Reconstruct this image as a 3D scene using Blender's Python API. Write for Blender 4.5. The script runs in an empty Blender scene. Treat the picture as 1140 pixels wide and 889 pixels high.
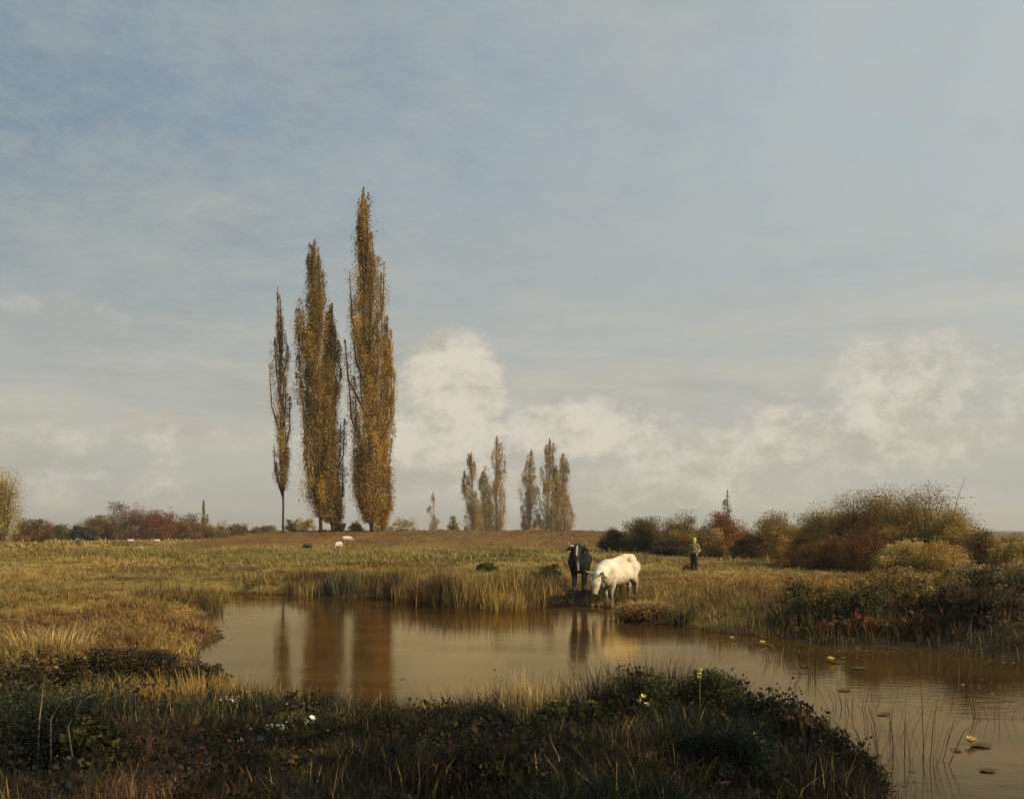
import bpy, bmesh, math, random
import numpy as np
from mathutils import Vector, Matrix, Euler

SC = bpy.context.scene
COL = SC.collection
RNG = np.random.default_rng(11)
random.seed(11)
R = math.radians
F, CX, HY, EYE = 1200.0, 570.0, 590.0, 2.0       # focal length and horizon in photo pixels, eye height (m)
WATER_Z = -0.35

# ------------------------------------------------------------------ numeric helpers
def sstep(a, b, x):
    t = np.clip((np.asarray(x, float) - a) / (b - a), 0, 1)
    return t * t * (3 - 2 * t)

_TAB = np.random.default_rng(5).random((256, 256))
def vnoise(x, y, s, k=0):
    x = np.asarray(x, float) / s + 17.3 * k; y = np.asarray(y, float) / s + 9.1 * k
    xi = np.floor(x).astype(int); yi = np.floor(y).astype(int)
    fx = x - xi; fy = y - yi
    fx = fx * fx * (3 - 2 * fx); fy = fy * fy * (3 - 2 * fy)
    g = lambda a, b: _TAB[(xi + a) & 255, (yi + b) & 255]
    return (g(0, 0) * (1 - fx) * (1 - fy) + g(1, 0) * fx * (1 - fy) + g(0, 1) * (1 - fx) * fy + g(1, 1) * fx * fy)
def fbm(x, y, s, k=0, o=4):
    v, a, t = 0, 1.0, 0
    for i in range(o):
        v = v + a * vnoise(x, y, s / 2 ** i, k + i); t += a; a *= .5
    return v / t

def XY(px, Y):
    return (px - CX) / F * Y
def ZROW(py, Y):
    return EYE - (py - HY) / F * Y

# ------------------------------------------------------------------ pond outline and terrain
_pond = [(-10.6, 39.4), (-8.4, 30.5), (-7.2, 26.2), (-6.2, 22.4), (-5.5, 19.4), (-5.2, 17.6), (-4.4, 15.4), (-3.3, 13.9), (-1.5, 12.9),
         (0.2, 12.5), (1.6, 12.6), (2.7, 11.9), (3.05, 10.8), (3.05, 9.4), (3.0, 7.4), (3.6, 5.2), (5.5, 3.6), (9.0, 3.2), (13, 4.4),
         (17, 7.5), (18.5, 11.5), (15, 15.2), (11.5, 18.0), (9.2, 19.2), (7.8, 21.2), (6.3, 22.3), (5.5, 23.8), (4.4, 25.4),
         (3.7, 26.8), (3.2, 28.2), (3.5, 29.8), (3.25, 31.4), (2.75, 32.5), (2.0, 33.5), (1.2, 33.2), (-0.2, 32.3), (-2.2, 32.9), (-3.8, 36.0), (-6.8, 38.2)]
def _smooth(P, n=5):
    P = np.array(P); N = len(P); out = []
    for i in range(N):
        a, b, c, d = P[(i - 1) % N], P[i], P[(i + 1) % N], P[(i + 2) % N]
        for j in range(n):
            t = j / n
            out.append(.5 * ((2 * b) + (-a + c) * t + (2 * a - 5 * b + 4 * c - d) * t * t + (-a + 3 * b - 3 * c + d) * t ** 3))
    return np.array(out)
POND = _smooth(_pond)
def pond_sd(x, y):
    x = np.asarray(x, float).ravel(); y = np.asarray(y, float).ravel()
    best = np.full(x.shape, 1e9); inside = np.zeros(x.shape, bool)
    N = len(POND)
    for i in range(N):
        ax, ay = POND[i]; bx, by = POND[(i + 1) % N]
        dx, dy = bx - ax, by - ay
        t = np.clip(((x - ax) * dx + (y - ay) * dy) / (dx * dx + dy * dy + 1e-12), 0, 1)
        best = np.minimum(best, (x - ax - t * dx) ** 2 + (y - ay - t * dy) ** 2)
        c = ((ay > y) != (by > y))
        xx = (bx - ax) * (y - ay) / (by - ay + 1e-12) + ax
        inside ^= (c & (x < xx))
    d = np.sqrt(best)
    return np.where(inside, -d, d)
def edge_sd(x, y):
    """pond distance with a ragged shoreline"""
    x = np.asarray(x, float).ravel(); y = np.asarray(y, float).ravel()
    return pond_sd(x, y) + (fbm(x, y, 1.6, 3) - .5) * .9 + (vnoise(x, y, .35, 8) - .5) * .16
def dyke_h(x, y):
    m = sstep(-34, -20, x) * (1 - sstep(6, 20, x))
    return 1.5 * m * sstep(79, 95, y + 6 * (vnoise(x, y, 14, 4) - .5)) * (1 - sstep(125, 165, y))
def land(x, y):
    z = .16 * (fbm(x, y, 7, 1) - .5) + .07 * (fbm(x, y, 1.4, 2) - .5)
    z = z * (1 - .6 * sstep(60, 200, y)) + .4 * sstep(48, 78, y) + dyke_h(x, y)
    z = z + .30 * sstep(6, 13, x) * sstep(15, 21, y) * (1 - sstep(34, 48, y))                  # the right bank
    z = z + .12 * sstep(1.5, 5, 13 - y) * (1 - sstep(2, 5, x))                                   # the near bank
    hum = sstep(.45, .75, vnoise(x, y, .75, 13)) * .09 + (vnoise(x, y, .33, 14) - .5) * .05
    z = z + hum * (1 - sstep(45, 80, y)) * sstep(13, 17, y)
    far = sstep(300, 900, y)
    return z * (1 - far) + far * (.4 + 1.2 * (fbm(x, y, 420, 6) - .5))
def height(x, y):
    sh = np.shape(x)
    x = np.asarray(x, float).ravel(); y = np.asarray(y, float).ravel()
    near = (np.abs(x) < 40) & (y > -20) & (y < 60)
    sd = np.full(x.shape, 50.0)
    if near.any():
        sd[near] = edge_sd(x[near], y[near])
    L = land(x, y)
    w = 1.5 + .7 * sstep(20, 32, y)
    t = sstep(0, 1, np.clip(sd / w, 0, 1)) * .6 + .4 * np.clip(sd / w, 0, 1)
    out = WATER_Z * (1 - t) + L * t
    ins = sd < 0
    out[ins] = WATER_Z + .35 * np.maximum(sd[ins], -2.2)
    return out.reshape(sh)
def gz(x, y):
    return float(height(np.array([x]), np.array([y]))[0])

# ------------------------------------------------------------------ vegetation colours (linear albedo)
C = dict(olive=(.135, .122, .036), ochre=(.26, .19, .055), straw=(.40, .29, .10), russet=(.150, .058, .022), rust=(.21, .075, .022),
         dark=(.023, .034, .020), deep=(.031, .026, .016), brown=(.085, .052, .024), green=(.085, .105, .022), gold=(.30, .185, .035),
         grey=(.14, .135, .095), bronze=(.180, .124, .034), amber=(.28, .165, .035), ivory=(.50, .44, .26))
C = {k: np.array(v) for k, v in C.items()}
def lerp(a, b, t):
    t = np.clip(np.asarray(t, float), 0, 1)[..., None]
    return a * (1 - t) + b * t
def zone(x, y):
    """plant colour of the sward at a place"""
    x = np.asarray(x, float); y = np.asarray(y, float)
    n1 = fbm(x, y, 9, 21); n2 = fbm(x, y, 2.2, 25); n3 = fbm(x, y, .7, 28, 2)
    c = lerp(C['olive'] * 1.4, C['ochre'] * 1.3, sstep(.22, .47, n1 * .5 + n2 * .5))
    c = lerp(c, C['gold'] * .6 + C['straw'] * .4, .75 * sstep(.50, .70, n2))
    c = lerp(c, C['brown'], .75 * sstep(.55, .70, fbm(x, y, 5, 33)))
    c = lerp(c, C['olive'] * .6, .38 * sstep(.50, .64, fbm(x, y, 13, 37)))
    c = lerp(c, C['russet'], .5 * sstep(.56, .68, fbm(x, y, 8, 39)))
    c = lerp(c, C['green'] * np.array([1.35, 1.15, 1]), .38 * sstep(56, 66, y) * (1 - sstep(80, 86, y)) * sstep(.25, .6, n2 + .2))
    d = dyke_h(x, y)
    c = lerp(c, lerp(C['russet'], lerp(C['brown'], C['ochre'], n3), n2 * 1.1), sstep(.12, .6, d) * .9)
    # red-brown weeds on the right bank
    rr = sstep(4.5, 8, x) * sstep(26, 31, y) * (1 - sstep(44, 52, y))
    c = lerp(c, lerp(C['rust'], C['ochre'], n2 * 1.1), rr * sstep(.38, .55, n1))
    rb = sstep(4, 6.5, x) * sstep(17, 20, y) * (1 - sstep(27, 31, y))
    c = lerp(c, lerp(C['deep'], C['dark'], n1) * 1.1, rb * .95)
    # russet scrub ground on the near left, then the dark near bank
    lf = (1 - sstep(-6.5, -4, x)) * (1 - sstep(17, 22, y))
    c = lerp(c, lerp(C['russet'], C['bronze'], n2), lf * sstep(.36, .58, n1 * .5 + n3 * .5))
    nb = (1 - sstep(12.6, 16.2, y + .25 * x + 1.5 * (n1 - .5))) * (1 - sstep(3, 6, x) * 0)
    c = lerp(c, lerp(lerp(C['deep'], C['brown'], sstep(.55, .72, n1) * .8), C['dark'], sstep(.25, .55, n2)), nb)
    p = np.exp(-(((x + 2.55 + .33 * (y - 7.6)) / .40) ** 2)) * (1 - sstep(9.5, 11.5, y))              # trodden earth path
    c = lerp(c, np.array((.125, .070, .040)), p * .95)
    c = lerp(c, np.array((.125, .112, .052)), sstep(150, 320, y) * .8)
    return c

# ------------------------------------------------------------------ materials
def mat(name):
    m = bpy.data.materials.new(name); m.use_nodes = True
    nt = m.node_tree; b = nt.nodes['Principled BSDF']
    return m, nt, b
def set_in(b, **kw):
    for k, v in kw.items():
        k = k.replace('_', ' ')
        if k in b.inputs:
            b.inputs[k].default_value = v
def ramp(nt, stops, interp='LINEAR'):
    r = nt.nodes.new('ShaderNodeValToRGB'); e = r.color_ramp.elements
    r.color_ramp.interpolation = interp
    while len(e) > 1: e.remove(e[-1])
    e[0].position, e[0].color = stops[0][0], (*stops[0][1], 1)
    for p, c in stops[1:]:
        q = e.new(p); q.color = (*c, 1)
    return r
def foliage_mat(name, transl=.35, rough=.6, vary=.35):
    m, nt, b = mat(name)
    a = nt.nodes.new('ShaderNodeAttribute'); a.attribute_name = 'tint'
    g = nt.nodes.new('ShaderNodeNewGeometry')
    mr = nt.nodes.new('ShaderNodeMapRange'); mr.inputs[3].default_value = 1 - vary; mr.inputs[4].default_value = 1 + vary
    nt.links.new(g.outputs['Random Per Island'], mr.inputs[0])
    mx = nt.nodes.new('ShaderNodeVectorMath'); mx.operation = 'SCALE'
    nt.links.new(a.outputs['Color'], mx.inputs[0]); nt.links.new(mr.outputs[0], mx.inputs['Scale'])
    nt.links.new(mx.outputs[0], b.inputs['Base Color'])
    set_in(b, Roughness=rough, Specular_IOR_Level=.18)
    tr = nt.nodes.new('ShaderNodeBsdfTranslucent'); nt.links.new(mx.outputs[0], tr.inputs['Color'])
    ms = nt.nodes.new('ShaderNodeMixShader'); ms.inputs[0].default_value = transl
    out = nt.nodes['Material Output']
    nt.links.new(b.outputs[0], ms.inputs[1]); nt.links.new(tr.outputs[0], ms.inputs[2]); nt.links.new(ms.outputs[0], out.inputs['Surface'])
    return m
M_FOL = foliage_mat('leaf', .45)
M_GRASS = foliage_mat('grass_blade', .3, .55, .4)
def bark_mat():
    m, nt, b = mat('bark')
    tc = nt.nodes.new('ShaderNodeTexCoord'); mp = nt.nodes.new('ShaderNodeMapping'); mp.inputs['Scale'].default_value = (6, 6, 1.2)
    n = nt.nodes.new('ShaderNodeTexNoise'); n.inputs['Scale'].default_value = 3; n.inputs['Detail'].default_value = 6
    r = ramp(nt, [(.3, (.03, .02, .013)), (.7, (.11, .078, .05))])
    bp = nt.nodes.new('ShaderNodeBump'); bp.inputs['Strength'].default_value = .6
    nt.links.new(tc.outputs['Object'], mp.inputs[0]); nt.links.new(mp.outputs[0], n.inputs['Vector']); nt.links.new(n.outputs[0], r.inputs[0])
    nt.links.new(r.outputs[0], b.inputs['Base Color']); nt.links.new(n.outputs[0], bp.inputs['Height']); nt.links.new(bp.outputs[0], b.inputs['Normal'])
    set_in(b, Roughness=.9, Specular_IOR_Level=.1)
    return m
M_BARK = bark_mat()
def noise_mat(name, c1, c2, scale=6, rough=.8, bump=.2, spec=.2, lo=.35, hi=.65):
    m, nt, b = mat(name)
    tc = nt.nodes.new('ShaderNodeTexCoord')
    n = nt.nodes.new('ShaderNodeTexNoise'); n.inputs['Scale'].default_value = scale; n.inputs['Detail'].default_value = 5
    r = ramp(nt, [(lo, c1), (hi, c2)])
    bp = nt.nodes.new('ShaderNodeBump'); bp.inputs['Strength'].default_value = bump; bp.inputs['Distance'].default_value = .02
    nt.links.new(tc.outputs['Object'], n.inputs['Vector']); nt.links.new(n.outputs[0], r.inputs[0])
    nt.links.new(r.outputs[0], b.inputs['Base Color']); nt.links.new(n.outputs[0], bp.inputs['Height']); nt.links.new(bp.outputs[0], b.inputs['Normal'])
    set_in(b, Roughness=rough, Specular_IOR_Level=spec)
    return m
def ground_mat():
    m, nt, b = mat('soil_and_turf')
    a = nt.nodes.new('ShaderNodeAttribute'); a.attribute_name = 'tint'
    tc = nt.nodes.new('ShaderNodeTexCoord')
    n = nt.nodes.new('ShaderNodeTexNoise'); n.inputs['Scale'].default_value = 2.2; n.inputs['Detail'].default_value = 9; n.inputs['Roughness'].default_value = .7
    n2 = nt.nodes.new('ShaderNodeTexNoise'); n2.inputs['Scale'].default_value = .11; n2.inputs['Detail'].default_value = 6
    mr = nt.nodes.new('ShaderNodeMapRange'); mr.inputs[1].default_value = .3; mr.inputs[2].default_value = .7; mr.inputs[3].default_value = .5; mr.inputs[4].default_value = 1.35
    mr2 = nt.nodes.new('ShaderNodeMapRange'); mr2.inputs[1].default_value = .3; mr2.inputs[2].default_value = .7; mr2.inputs[3].default_value = .75; mr2.inputs[4].default_value = 1.2
    mu = nt.nodes.new('ShaderNodeMath'); mu.operation = 'MULTIPLY'
    sc = nt.nodes.new('ShaderNodeVectorMath'); sc.operation = 'SCALE'
    for q in (n, n2): nt.links.new(tc.outputs['Object'], q.inputs['Vector'])
    nt.links.new(n.outputs[0], mr.inputs[0]); nt.links.new(n2.outputs[0], mr2.inputs[0])
    nt.links.new(mr.outputs[0], mu.inputs[0]); nt.links.new(mr2.outputs[0], mu.inputs[1])
    nt.links.new(a.outputs['Color'], sc.inputs[0]); nt.links.new(mu.outputs[0], sc.inputs['Scale']); nt.links.new(sc.outputs[0], b.inputs['Base Color'])
    bp = nt.nodes.new('ShaderNodeBump'); bp.inputs['Strength'].default_value = .7; bp.inputs['Distance'].default_value = .12
    nt.links.new(n.outputs[0], bp.inputs['Height']); nt.links.new(bp.outputs[0], b.inputs['Normal'])
    set_in(b, Roughness=.95, Specular_IOR_Level=.08)
    return m
def water_mat():
    m, nt, b = mat('pond_water')
    tc = nt.nodes.new('ShaderNodeTexCoord'); mp = nt.nodes.new('ShaderNodeMapping'); mp.inputs['Scale'].default_value = (1.0, 2.2, 1)
    n = nt.nodes.new('ShaderNodeTexNoise'); n.inputs['Scale'].default_value = 2.4; n.inputs['Detail'].default_value = 4; n.inputs['Roughness'].default_value = .55
    n2 = nt.nodes.new('ShaderNodeTexNoise'); n2.inputs['Scale'].default_value = .35; n2.inputs['Detail'].default_value = 3
    r = ramp(nt, [(.35, (.040, .025, .011)), (.65, (.078, .048, .020))])
    bp = nt.nodes.new('ShaderNodeBump'); bp.inputs['Strength'].default_value = .14; bp.inputs['Distance'].default_value = .06
    nt.links.new(tc.outputs['Object'], mp.inputs[0]); nt.links.new(mp.outputs[0], n.inputs['Vector']); nt.links.new(mp.outputs[0], n2.inputs['Vector'])
    n3 = nt.nodes.new('ShaderNodeTexNoise'); n3.inputs['Scale'].default_value = .22; n3.inputs['Detail'].default_value = 3; nt.links.new(tc.outputs['Object'], n3.inputs['Vector'])
    m3 = nt.nodes.new('ShaderNodeMapRange'); m3.inputs[1].default_value = .42; m3.inputs[2].default_value = .62; m3.inputs[3].default_value = .03; m3.inputs[4].default_value = .13
    nt.links.new(n3.outputs[0], m3.inputs[0]); nt.links.new(m3.outputs[0], bp.inputs['Strength'])
    nt.links.new(n2.outputs[0], r.inputs[0]); nt.links.new(r.outputs[0], b.inputs['Base Color'])
    nt.links.new(n.outputs[0], bp.inputs['Height']); nt.links.new(bp.outputs[0], b.inputs['Normal'])
    set_in(b, Roughness=.6, Specular_IOR_Level=0.0)
    gl = nt.nodes.new('ShaderNodeBsdfGlossy'); gl.inputs['Color'].default_value = (.84, .66, .37, 1); gl.inputs['Roughness'].default_value = .06
    nt.links.new(bp.outputs[0], gl.inputs['Normal'])
    fr = nt.nodes.new('ShaderNodeFresnel'); fr.inputs['IOR'].default_value = 1.33; nt.links.new(bp.outputs[0], fr.inputs['Normal'])
    ms = nt.nodes.new('ShaderNodeMixShader'); nt.links.new(fr.outputs[0], ms.inputs[0]); nt.links.new(b.outputs[0], ms.inputs[1]); nt.links.new(gl.outputs[0], ms.inputs[2])
    nt.links.new(ms.outputs[0], nt.nodes['Material Output'].inputs['Surface'])
    return m

# ------------------------------------------------------------------ mesh helpers
def raw_mesh(name, V, quads=None, tris=None, cols=None, smooth=False):
    me = bpy.data.meshes.new(name)
    V = np.asarray(V, np.float32)
    quads = np.zeros((0, 4), np.int32) if quads is None else np.asarray(quads, np.int32).reshape(-1, 4)
    tris = np.zeros((0, 3), np.int32) if tris is None else np.asarray(tris, np.int32).reshape(-1, 3)
    nq, nt_ = len(quads), len(tris)
    me.vertices.add(len(V)); me.vertices.foreach_set('co', V.ravel())
    me.loops.add(nq * 4 + nt_ * 3); me.loops.foreach_set('vertex_index', np.concatenate([quads.ravel(), tris.ravel()]))
    me.polygons.add(nq + nt_)
    me.polygons.foreach_set('loop_start', np.concatenate([np.arange(nq) * 4, nq * 4 + np.arange(nt_) * 3]).astype(np.int32))
    if smooth: me.polygons.foreach_set('use_smooth', np.ones(nq + nt_, bool))
    me.update(calc_edges=True)
    if cols is not None:
        a = me.color_attributes.new('tint', 'FLOAT_COLOR', 'POINT')
        c = np.ones((len(V), 4), np.float32); c[:, :3] = cols
        a.data.foreach_set('color', c.ravel())
    me.validate()
    return me
def link(name, me, m, parent=None, loc=None):
    o = bpy.data.objects.new(name, me); COL.objects.link(o)
    if m is not None: me.materials.append(m)
    if parent is not None: o.parent = parent
    if loc is not None: o.location = loc
    return o
def tag(o, label, cat, group=None, kind=None):
    if label: o['label'] = label
    if cat: o['category'] = cat
    if group: o['group'] = group
    if kind: o['kind'] = kind
    return o
def thing(name, label, cat, loc=(0, 0, 0), rz=0, group=None):
    o = bpy.data.objects.new(name, None); COL.objects.link(o)
    o.location = loc; o.rotation_euler = (0, 0, rz); o.empty_display_size = .2
    return tag(o, label, cat, group)
def copy_tree(src, label, loc, rz=0, scale=1.0):
    r = src.copy(); COL.objects.link(r); r.location = loc; r.rotation_euler = (0, 0, rz); r.scale = (scale,) * 3
    r['label'] = label
    for ch in list(src.children):
        c = ch.copy(); COL.objects.link(c); c.parent = r
        for g in list(ch.children):
            d = g.copy(); COL.objects.link(d); d.parent = c
    return r

def leaves(P, size, col, up=0.0, rng=RNG, aspect=.6):
    """one four-cornered leaf per point, folded along its midrib; returns V, quads, cols"""
    P = np.asarray(P, float); N = len(P)
    size = np.broadcast_to(size, (N,)) * rng.uniform(.5, 1.0, N) * np.where(rng.random(N) < .15, 2.0, 1.15)
    a = rng.normal(size=(N, 3)); a[:, 2] = a[:, 2] + up; a /= np.linalg.norm(a, axis=1)[:, None] + 1e-9
    b = np.cross(a, rng.normal(size=(N, 3))); b /= np.linalg.norm(b, axis=1)[:, None] + 1e-9
    n = np.cross(a, b)
    s = size[:, None]
    V = np.stack([P - a * s * .5, P + b * s * aspect * .5 + n * s * .1, P + a * s * .5, P - b * s * aspect * .5 + n * s * .1], 1).reshape(-1, 3)
    Q = np.arange(N * 4).reshape(-1, 4)
    return V, Q, np.repeat(np.asarray(col), 4, axis=0)
def blades(B, h, w, lean, col, rng=RNG, droop=.25, tipcol=None):
    """bent grass blades: B bases (N,3), h heights, w widths, lean (N,2) horizontal offset of the tip as a share of h"""
    B = np.asarray(B, float); N = len(B)
    h = np.broadcast_to(h, (N,)); w = np.broadcast_to(w, (N,))
    th = rng.uniform(0, 2 * np.pi, N)
    side = np.stack([np.cos(th), np.sin(th), np.zeros(N)], 1) * w[:, None] * .5
    L = np.concatenate([lean, np.zeros((N, 1))], 1) * h[:, None]
    up = np.zeros((N, 3)); up[:, 2] = h
    mid = B + up * .55 + L * .35
    tip = B + up * (1 - droop * np.linalg.norm(lean, axis=1))[:, None] + L
    V = np.stack([B - side, B + side, mid + side * .75, mid - side * .75, tip], 1).reshape(-1, 3)
    i = np.arange(N)[:, None] * 5
    Q = i + np.array([[0, 1, 2, 3]]); T = i + np.array([[3, 2, 4]])
    c = np.asarray(col); tc = c * 1.15 if tipcol is None else np.asarray(tipcol)
    cc = np.stack([c * .8, c * .8, c, c, tc], 1).reshape(-1, 3)
    return V, Q, T, cc
class Acc:
    def __init__(s): s.V, s.Q, s.T, s.c, s.n = [], [], [], [], 0
    def add(s, V, Q=None, T=None, c=None):
        V = np.asarray(V); s.V.append(V)
        if Q is not None and len(Q): s.Q.append(np.asarray(Q) + s.n)
        if T is not None and len(T): s.T.append(np.asarray(T) + s.n)
        s.c.append(np.zeros((len(V), 3)) + .1 if c is None else np.broadcast_to(c, (len(V), 3)))
        s.n += len(V)
    def mesh(s, name, smooth=False):
        return raw_mesh(name, np.concatenate(s.V), np.concatenate(s.Q) if s.Q else None, np.concatenate(s.T) if s.T else None, np.concatenate(s.c), smooth)
def tube(pts, rad, sides=6, cap=True):
    pts = np.asarray(pts, float); n = len(pts); V = []
    for i in range(n):
        d = pts[min(i + 1, n - 1)] - pts[max(i - 1, 0)]; d = d / (np.linalg.norm(d) + 1e-9)
        u = np.cross(d, (0, 0, 1) if abs(d[2]) < .9 else (1, 0, 0)); u /= np.linalg.norm(u); v = np.cross(d, u)
        for k in range(sides):
            t = 2 * np.pi * k / sides
            V.append(pts[i] + (u * np.cos(t) + v * np.sin(t)) * rad[i])
    Q = [[i * sides + k, i * sides + (k + 1) % sides, (i + 1) * sides + (k + 1) % sides, (i + 1) * sides + k] for i in range(n - 1) for k in range(sides)]
    T = []
    if cap:
        V.append(pts[0]); V.append(pts[-1]); a, b = len(V) - 2, len(V) - 1
        for k in range(sides):
            T.append([a, (k + 1) % sides, k]); T.append([b, (n - 1) * sides + k, (n - 1) * sides + (k + 1) % sides])
    return np.array(V), np.array(Q), np.array(T).reshape(-1, 3)

# ------------------------------------------------------------------ trees and bushes
def poplar(name, label, px, top, Y, wpx, seed, leaf=.17, n_cl=420, per=95, base_clear=.06, pal=('bronze', 'amber', 'olive', 'brown'), group=None, lean=0.0, cat='tree', peak=.30, fat=1.0, blunt=2.6, gain=1.65):
    rng = np.random.default_rng(seed)
    x = XY(px, Y); z0 = gz(x, Y); H = ZROW(top, Y) - z0; Rm = wpx / F * Y / 2 * fat
    root = thing(name, label, cat, (x, Y, z0), 0, group)
    tr = Acc()
    k = np.linspace(0, 1, 9)
    bend = np.stack([np.sin(k * 3 + seed) * .012 * H + lean * k * H, np.cos(k * 2.3 + seed) * .01 * H, k * H * .97 - .15], 1)
    tr.add(*tube(bend, .034 * Rm * 4 * (1 - k) ** .8 * .55 + .02, 8))
    def axis(t):
        return np.array([np.interp(t, k, bend[:, i]) for i in range(3)])
    def prof(t):                                       # half width of the crown along its height
        a = np.clip(t, 0, 1)
        return Rm * np.minimum(1, .80 + .20 * np.minimum(1, a / peak)) * np.clip(1 - np.clip((a - .45) / .55, 0, 1) ** blunt, 0, 1) ** .8
    P, CC = [], []
    npl = max(16, n_cl // 4)
    for i in range(npl):                               # steep limbs, each carrying a plume of leaves
        tip = base_clear + (1 - base_clear) * (1 - (i + rng.random()) / npl) ** .8 if i else 1.0
        if i and rng.random() < .25: tip = rng.uniform(base_clear + .08, .55)
        ln = rng.uniform(.12, .26) * (1.15 - .45 * tip)
        t0 = max(base_clear * .9, tip - ln)
        a = rng.uniform(0, 2 * np.pi)
        u = (tip - ln * .45 - base_clear) / (1 - base_clear)
        pr = float(prof(max(u, .04)))
        r1 = pr * np.sqrt(rng.random()) * rng.uniform(.85, 1.12) * (0 if i == 0 else 1)
        A = axis(max(base_clear * .75, t0 - .07)); M_ = axis(t0 + ln * .35) + np.array([np.cos(a), np.sin(a), 0]) * r1 * .85
        E = axis(tip) + np.array([np.cos(a), np.sin(a), 0]) * r1 * (.95 if tip < .8 else .6); E[2] = tip * H
        if i % 2 == 0: tr.add(*tube([A, M_, E], np.array([.0042, .0028, .0008]) * H, 4, False))
        w = rng.dirichlet(np.ones(len(pal)) * .5)
        pc = sum(C[p] * wi for p, wi in zip(pal, w)) * rng.uniform(.6, 1.35) * gain
        m = int(per * 9 * rng.uniform(.6, 1.3) * (.55 + .45 * pr / Rm))
        nk = rng.integers(6, 11); kc = np.sort(rng.random(nk)) ** .85
        f = np.clip(kc[rng.integers(0, nk, m)] + rng.normal(size=m) * .035, 0, 1)
        loose = rng.random(m) < .25; f[loose] = rng.random(loose.sum())
        ax = np.where(f[:, None] < .35, A + (M_ - A) * (f / .35)[:, None], M_ + (E - M_) * ((f - .35) / .65)[:, None])
        wd = (.07 * Rm + .15 * pr) * np.clip(1.25 * (1 - f) ** .55, .10, 1) * (.6 + .4 * f) + .02
        lump = .35 + 1.25 * rng.random(9)[np.minimum((f * 9).astype(int), 8)]
        q = ax + np.clip(rng.normal(size=(m, 3)), -1.7, 1.7) * (wd * lump)[:, None] * np.array([1, 1, 1.5])
        k2 = (q[:, 2] < H * 1.004) & (q[:, 2] > H * base_clear * .85)
        col = pc * (.75 + .5 * rng.random(9))[np.minimum((f * 9).astype(int), 8)][:, None]
        P.append(q[k2]); CC.append(col[k2])
    # leading shoot
    m = int(per * 1.2); t = rng.uniform(.93, 1.0, m)
    q = np.stack([np.interp(t, k, bend[:, 0]), np.interp(t, k, bend[:, 1]), t * H], 1) + rng.normal(size=(m, 3)) * (Rm * .6 * (1.01 - t))[:, None] * np.array([1, 1, .5])
    P.append(q); CC.append(np.tile(C[pal[0]], (m, 1)))
    V, Q, cc = leaves(np.concatenate(P), leaf * .66, np.concatenate(CC), .8, rng)
    link('trunk', tr.mesh('poplar_trunk'), M_BARK, root)
    link('crown', raw_mesh('poplar_crown', V, Q, None, cc), M_FOL, root)
    return root
def bush(name, label, px, top, Y, wpx, seed, pal, leaf=.10, n_cl=60, per=70, cat='bush', group=None, squash=.8, ragged=.17, spikes=0, depth=1.0, zoff=0.0, parts=('stems', 'foliage'), toppal=None, tallstem=0.0, minh=.18, dens=1.7, gain=1.0):
    """dome of leaf clumps on a fan of stems"""
    rng = np.random.default_rng(seed)
    x = XY(px, Y); z0 = gz(x, Y) + zoff; H = max(minh, ZROW(top, Y) - z0); Rx = wpx / F * Y / 2
    root = thing(name, label, cat, (x, Y, z0), 0, group)
    ac = Acc(); P, CC = [], []
    for i in range(n_cl):
        d = rng.normal(size=3); d[2] = abs(d[2]) * 1.1; d /= np.linalg.norm(d)
        r = rng.uniform(.35, 1.0) ** .6 * (1 - ragged + 2 * ragged * rng.random() ** 1.4)
        low = tallstem * H
        c = np.array([d[0] * Rx * r, d[1] * Rx * r * depth, low + (H - low) * min(1.0, (.06 + d[2] * r) * .94)])
        if i % 2 == 0 or n_cl < 30:
            A = np.array([d[0] * Rx * .10, d[1] * Rx * .10, -.08]); Mid = A * .35 + c * .65 + np.array([0, 0, H * .06])
            ac.add(*tube([A, Mid, c], np.array([.030, .018, .006]) * (H * .5 + .12), 4, False))
        m = int(per * dens * rng.uniform(.5, 1.5))
        sp = .105 * (Rx * H * H) ** (1 / 3) * rng.uniform(.7, 1.5) + .02
        q = c + np.clip(rng.normal(size=(m, 3)), -1.6, 1.6) * sp * np.array([1.1, 1.1, squash])
        q = q[q[:, 2] > -.02]
        w = rng.dirichlet(np.ones(len(pal)) * .6)
        col = sum(C[p] * wi for p, wi in zip(pal, w)) * rng.uniform(.5, 1.5) * gain
        if toppal is not None and c[2] > H * .6 and rng.random() < .75:
            col = C[toppal[rng.integers(len(toppal))]] * rng.uniform(.7, 1.2)
        P.append(q); CC.append(np.tile(col, (len(q), 1)))
    for i in range(spikes):                            # twigs that break the outline
        a = rng.uniform(0, 2 * np.pi); b = np.array([np.cos(a) * Rx * rng.uniform(.2, .9), np.sin(a) * Rx * rng.uniform(.2, .9) * depth, H * rng.uniform(.35, .7)])
        e = b + np.array([np.cos(a) * .3, np.sin(a) * .3, 1]) * H * rng.uniform(.20, .48)
        ac.add(*tube([(0, 0, -.08), b * np.array([.8, .8, .9]), b, (b + e) / 2 + rng.normal(size=3) * .03 * H, e], np.array([.016, .013, .012, .008, .003]) * (H * .4 + .15), 4, False))
        m = int(per * .35)
        t = rng.random(m)[:, None]
        P.append(b + (e - b) * t + rng.normal(size=(m, 3)) * .05 * H); CC.append(np.tile(C[pal[rng.integers(len(pal))]], (m, 1)))
    V, Q, cc = leaves(np.concatenate(P), leaf * .78, np.concatenate(CC), .3, rng)
    if ac.n: link(parts[0], ac.mesh('stems'), M_BARK, root)
    link(parts[1], raw_mesh('foliage', V, Q, None, cc), M_FOL, root)
    return root
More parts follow.
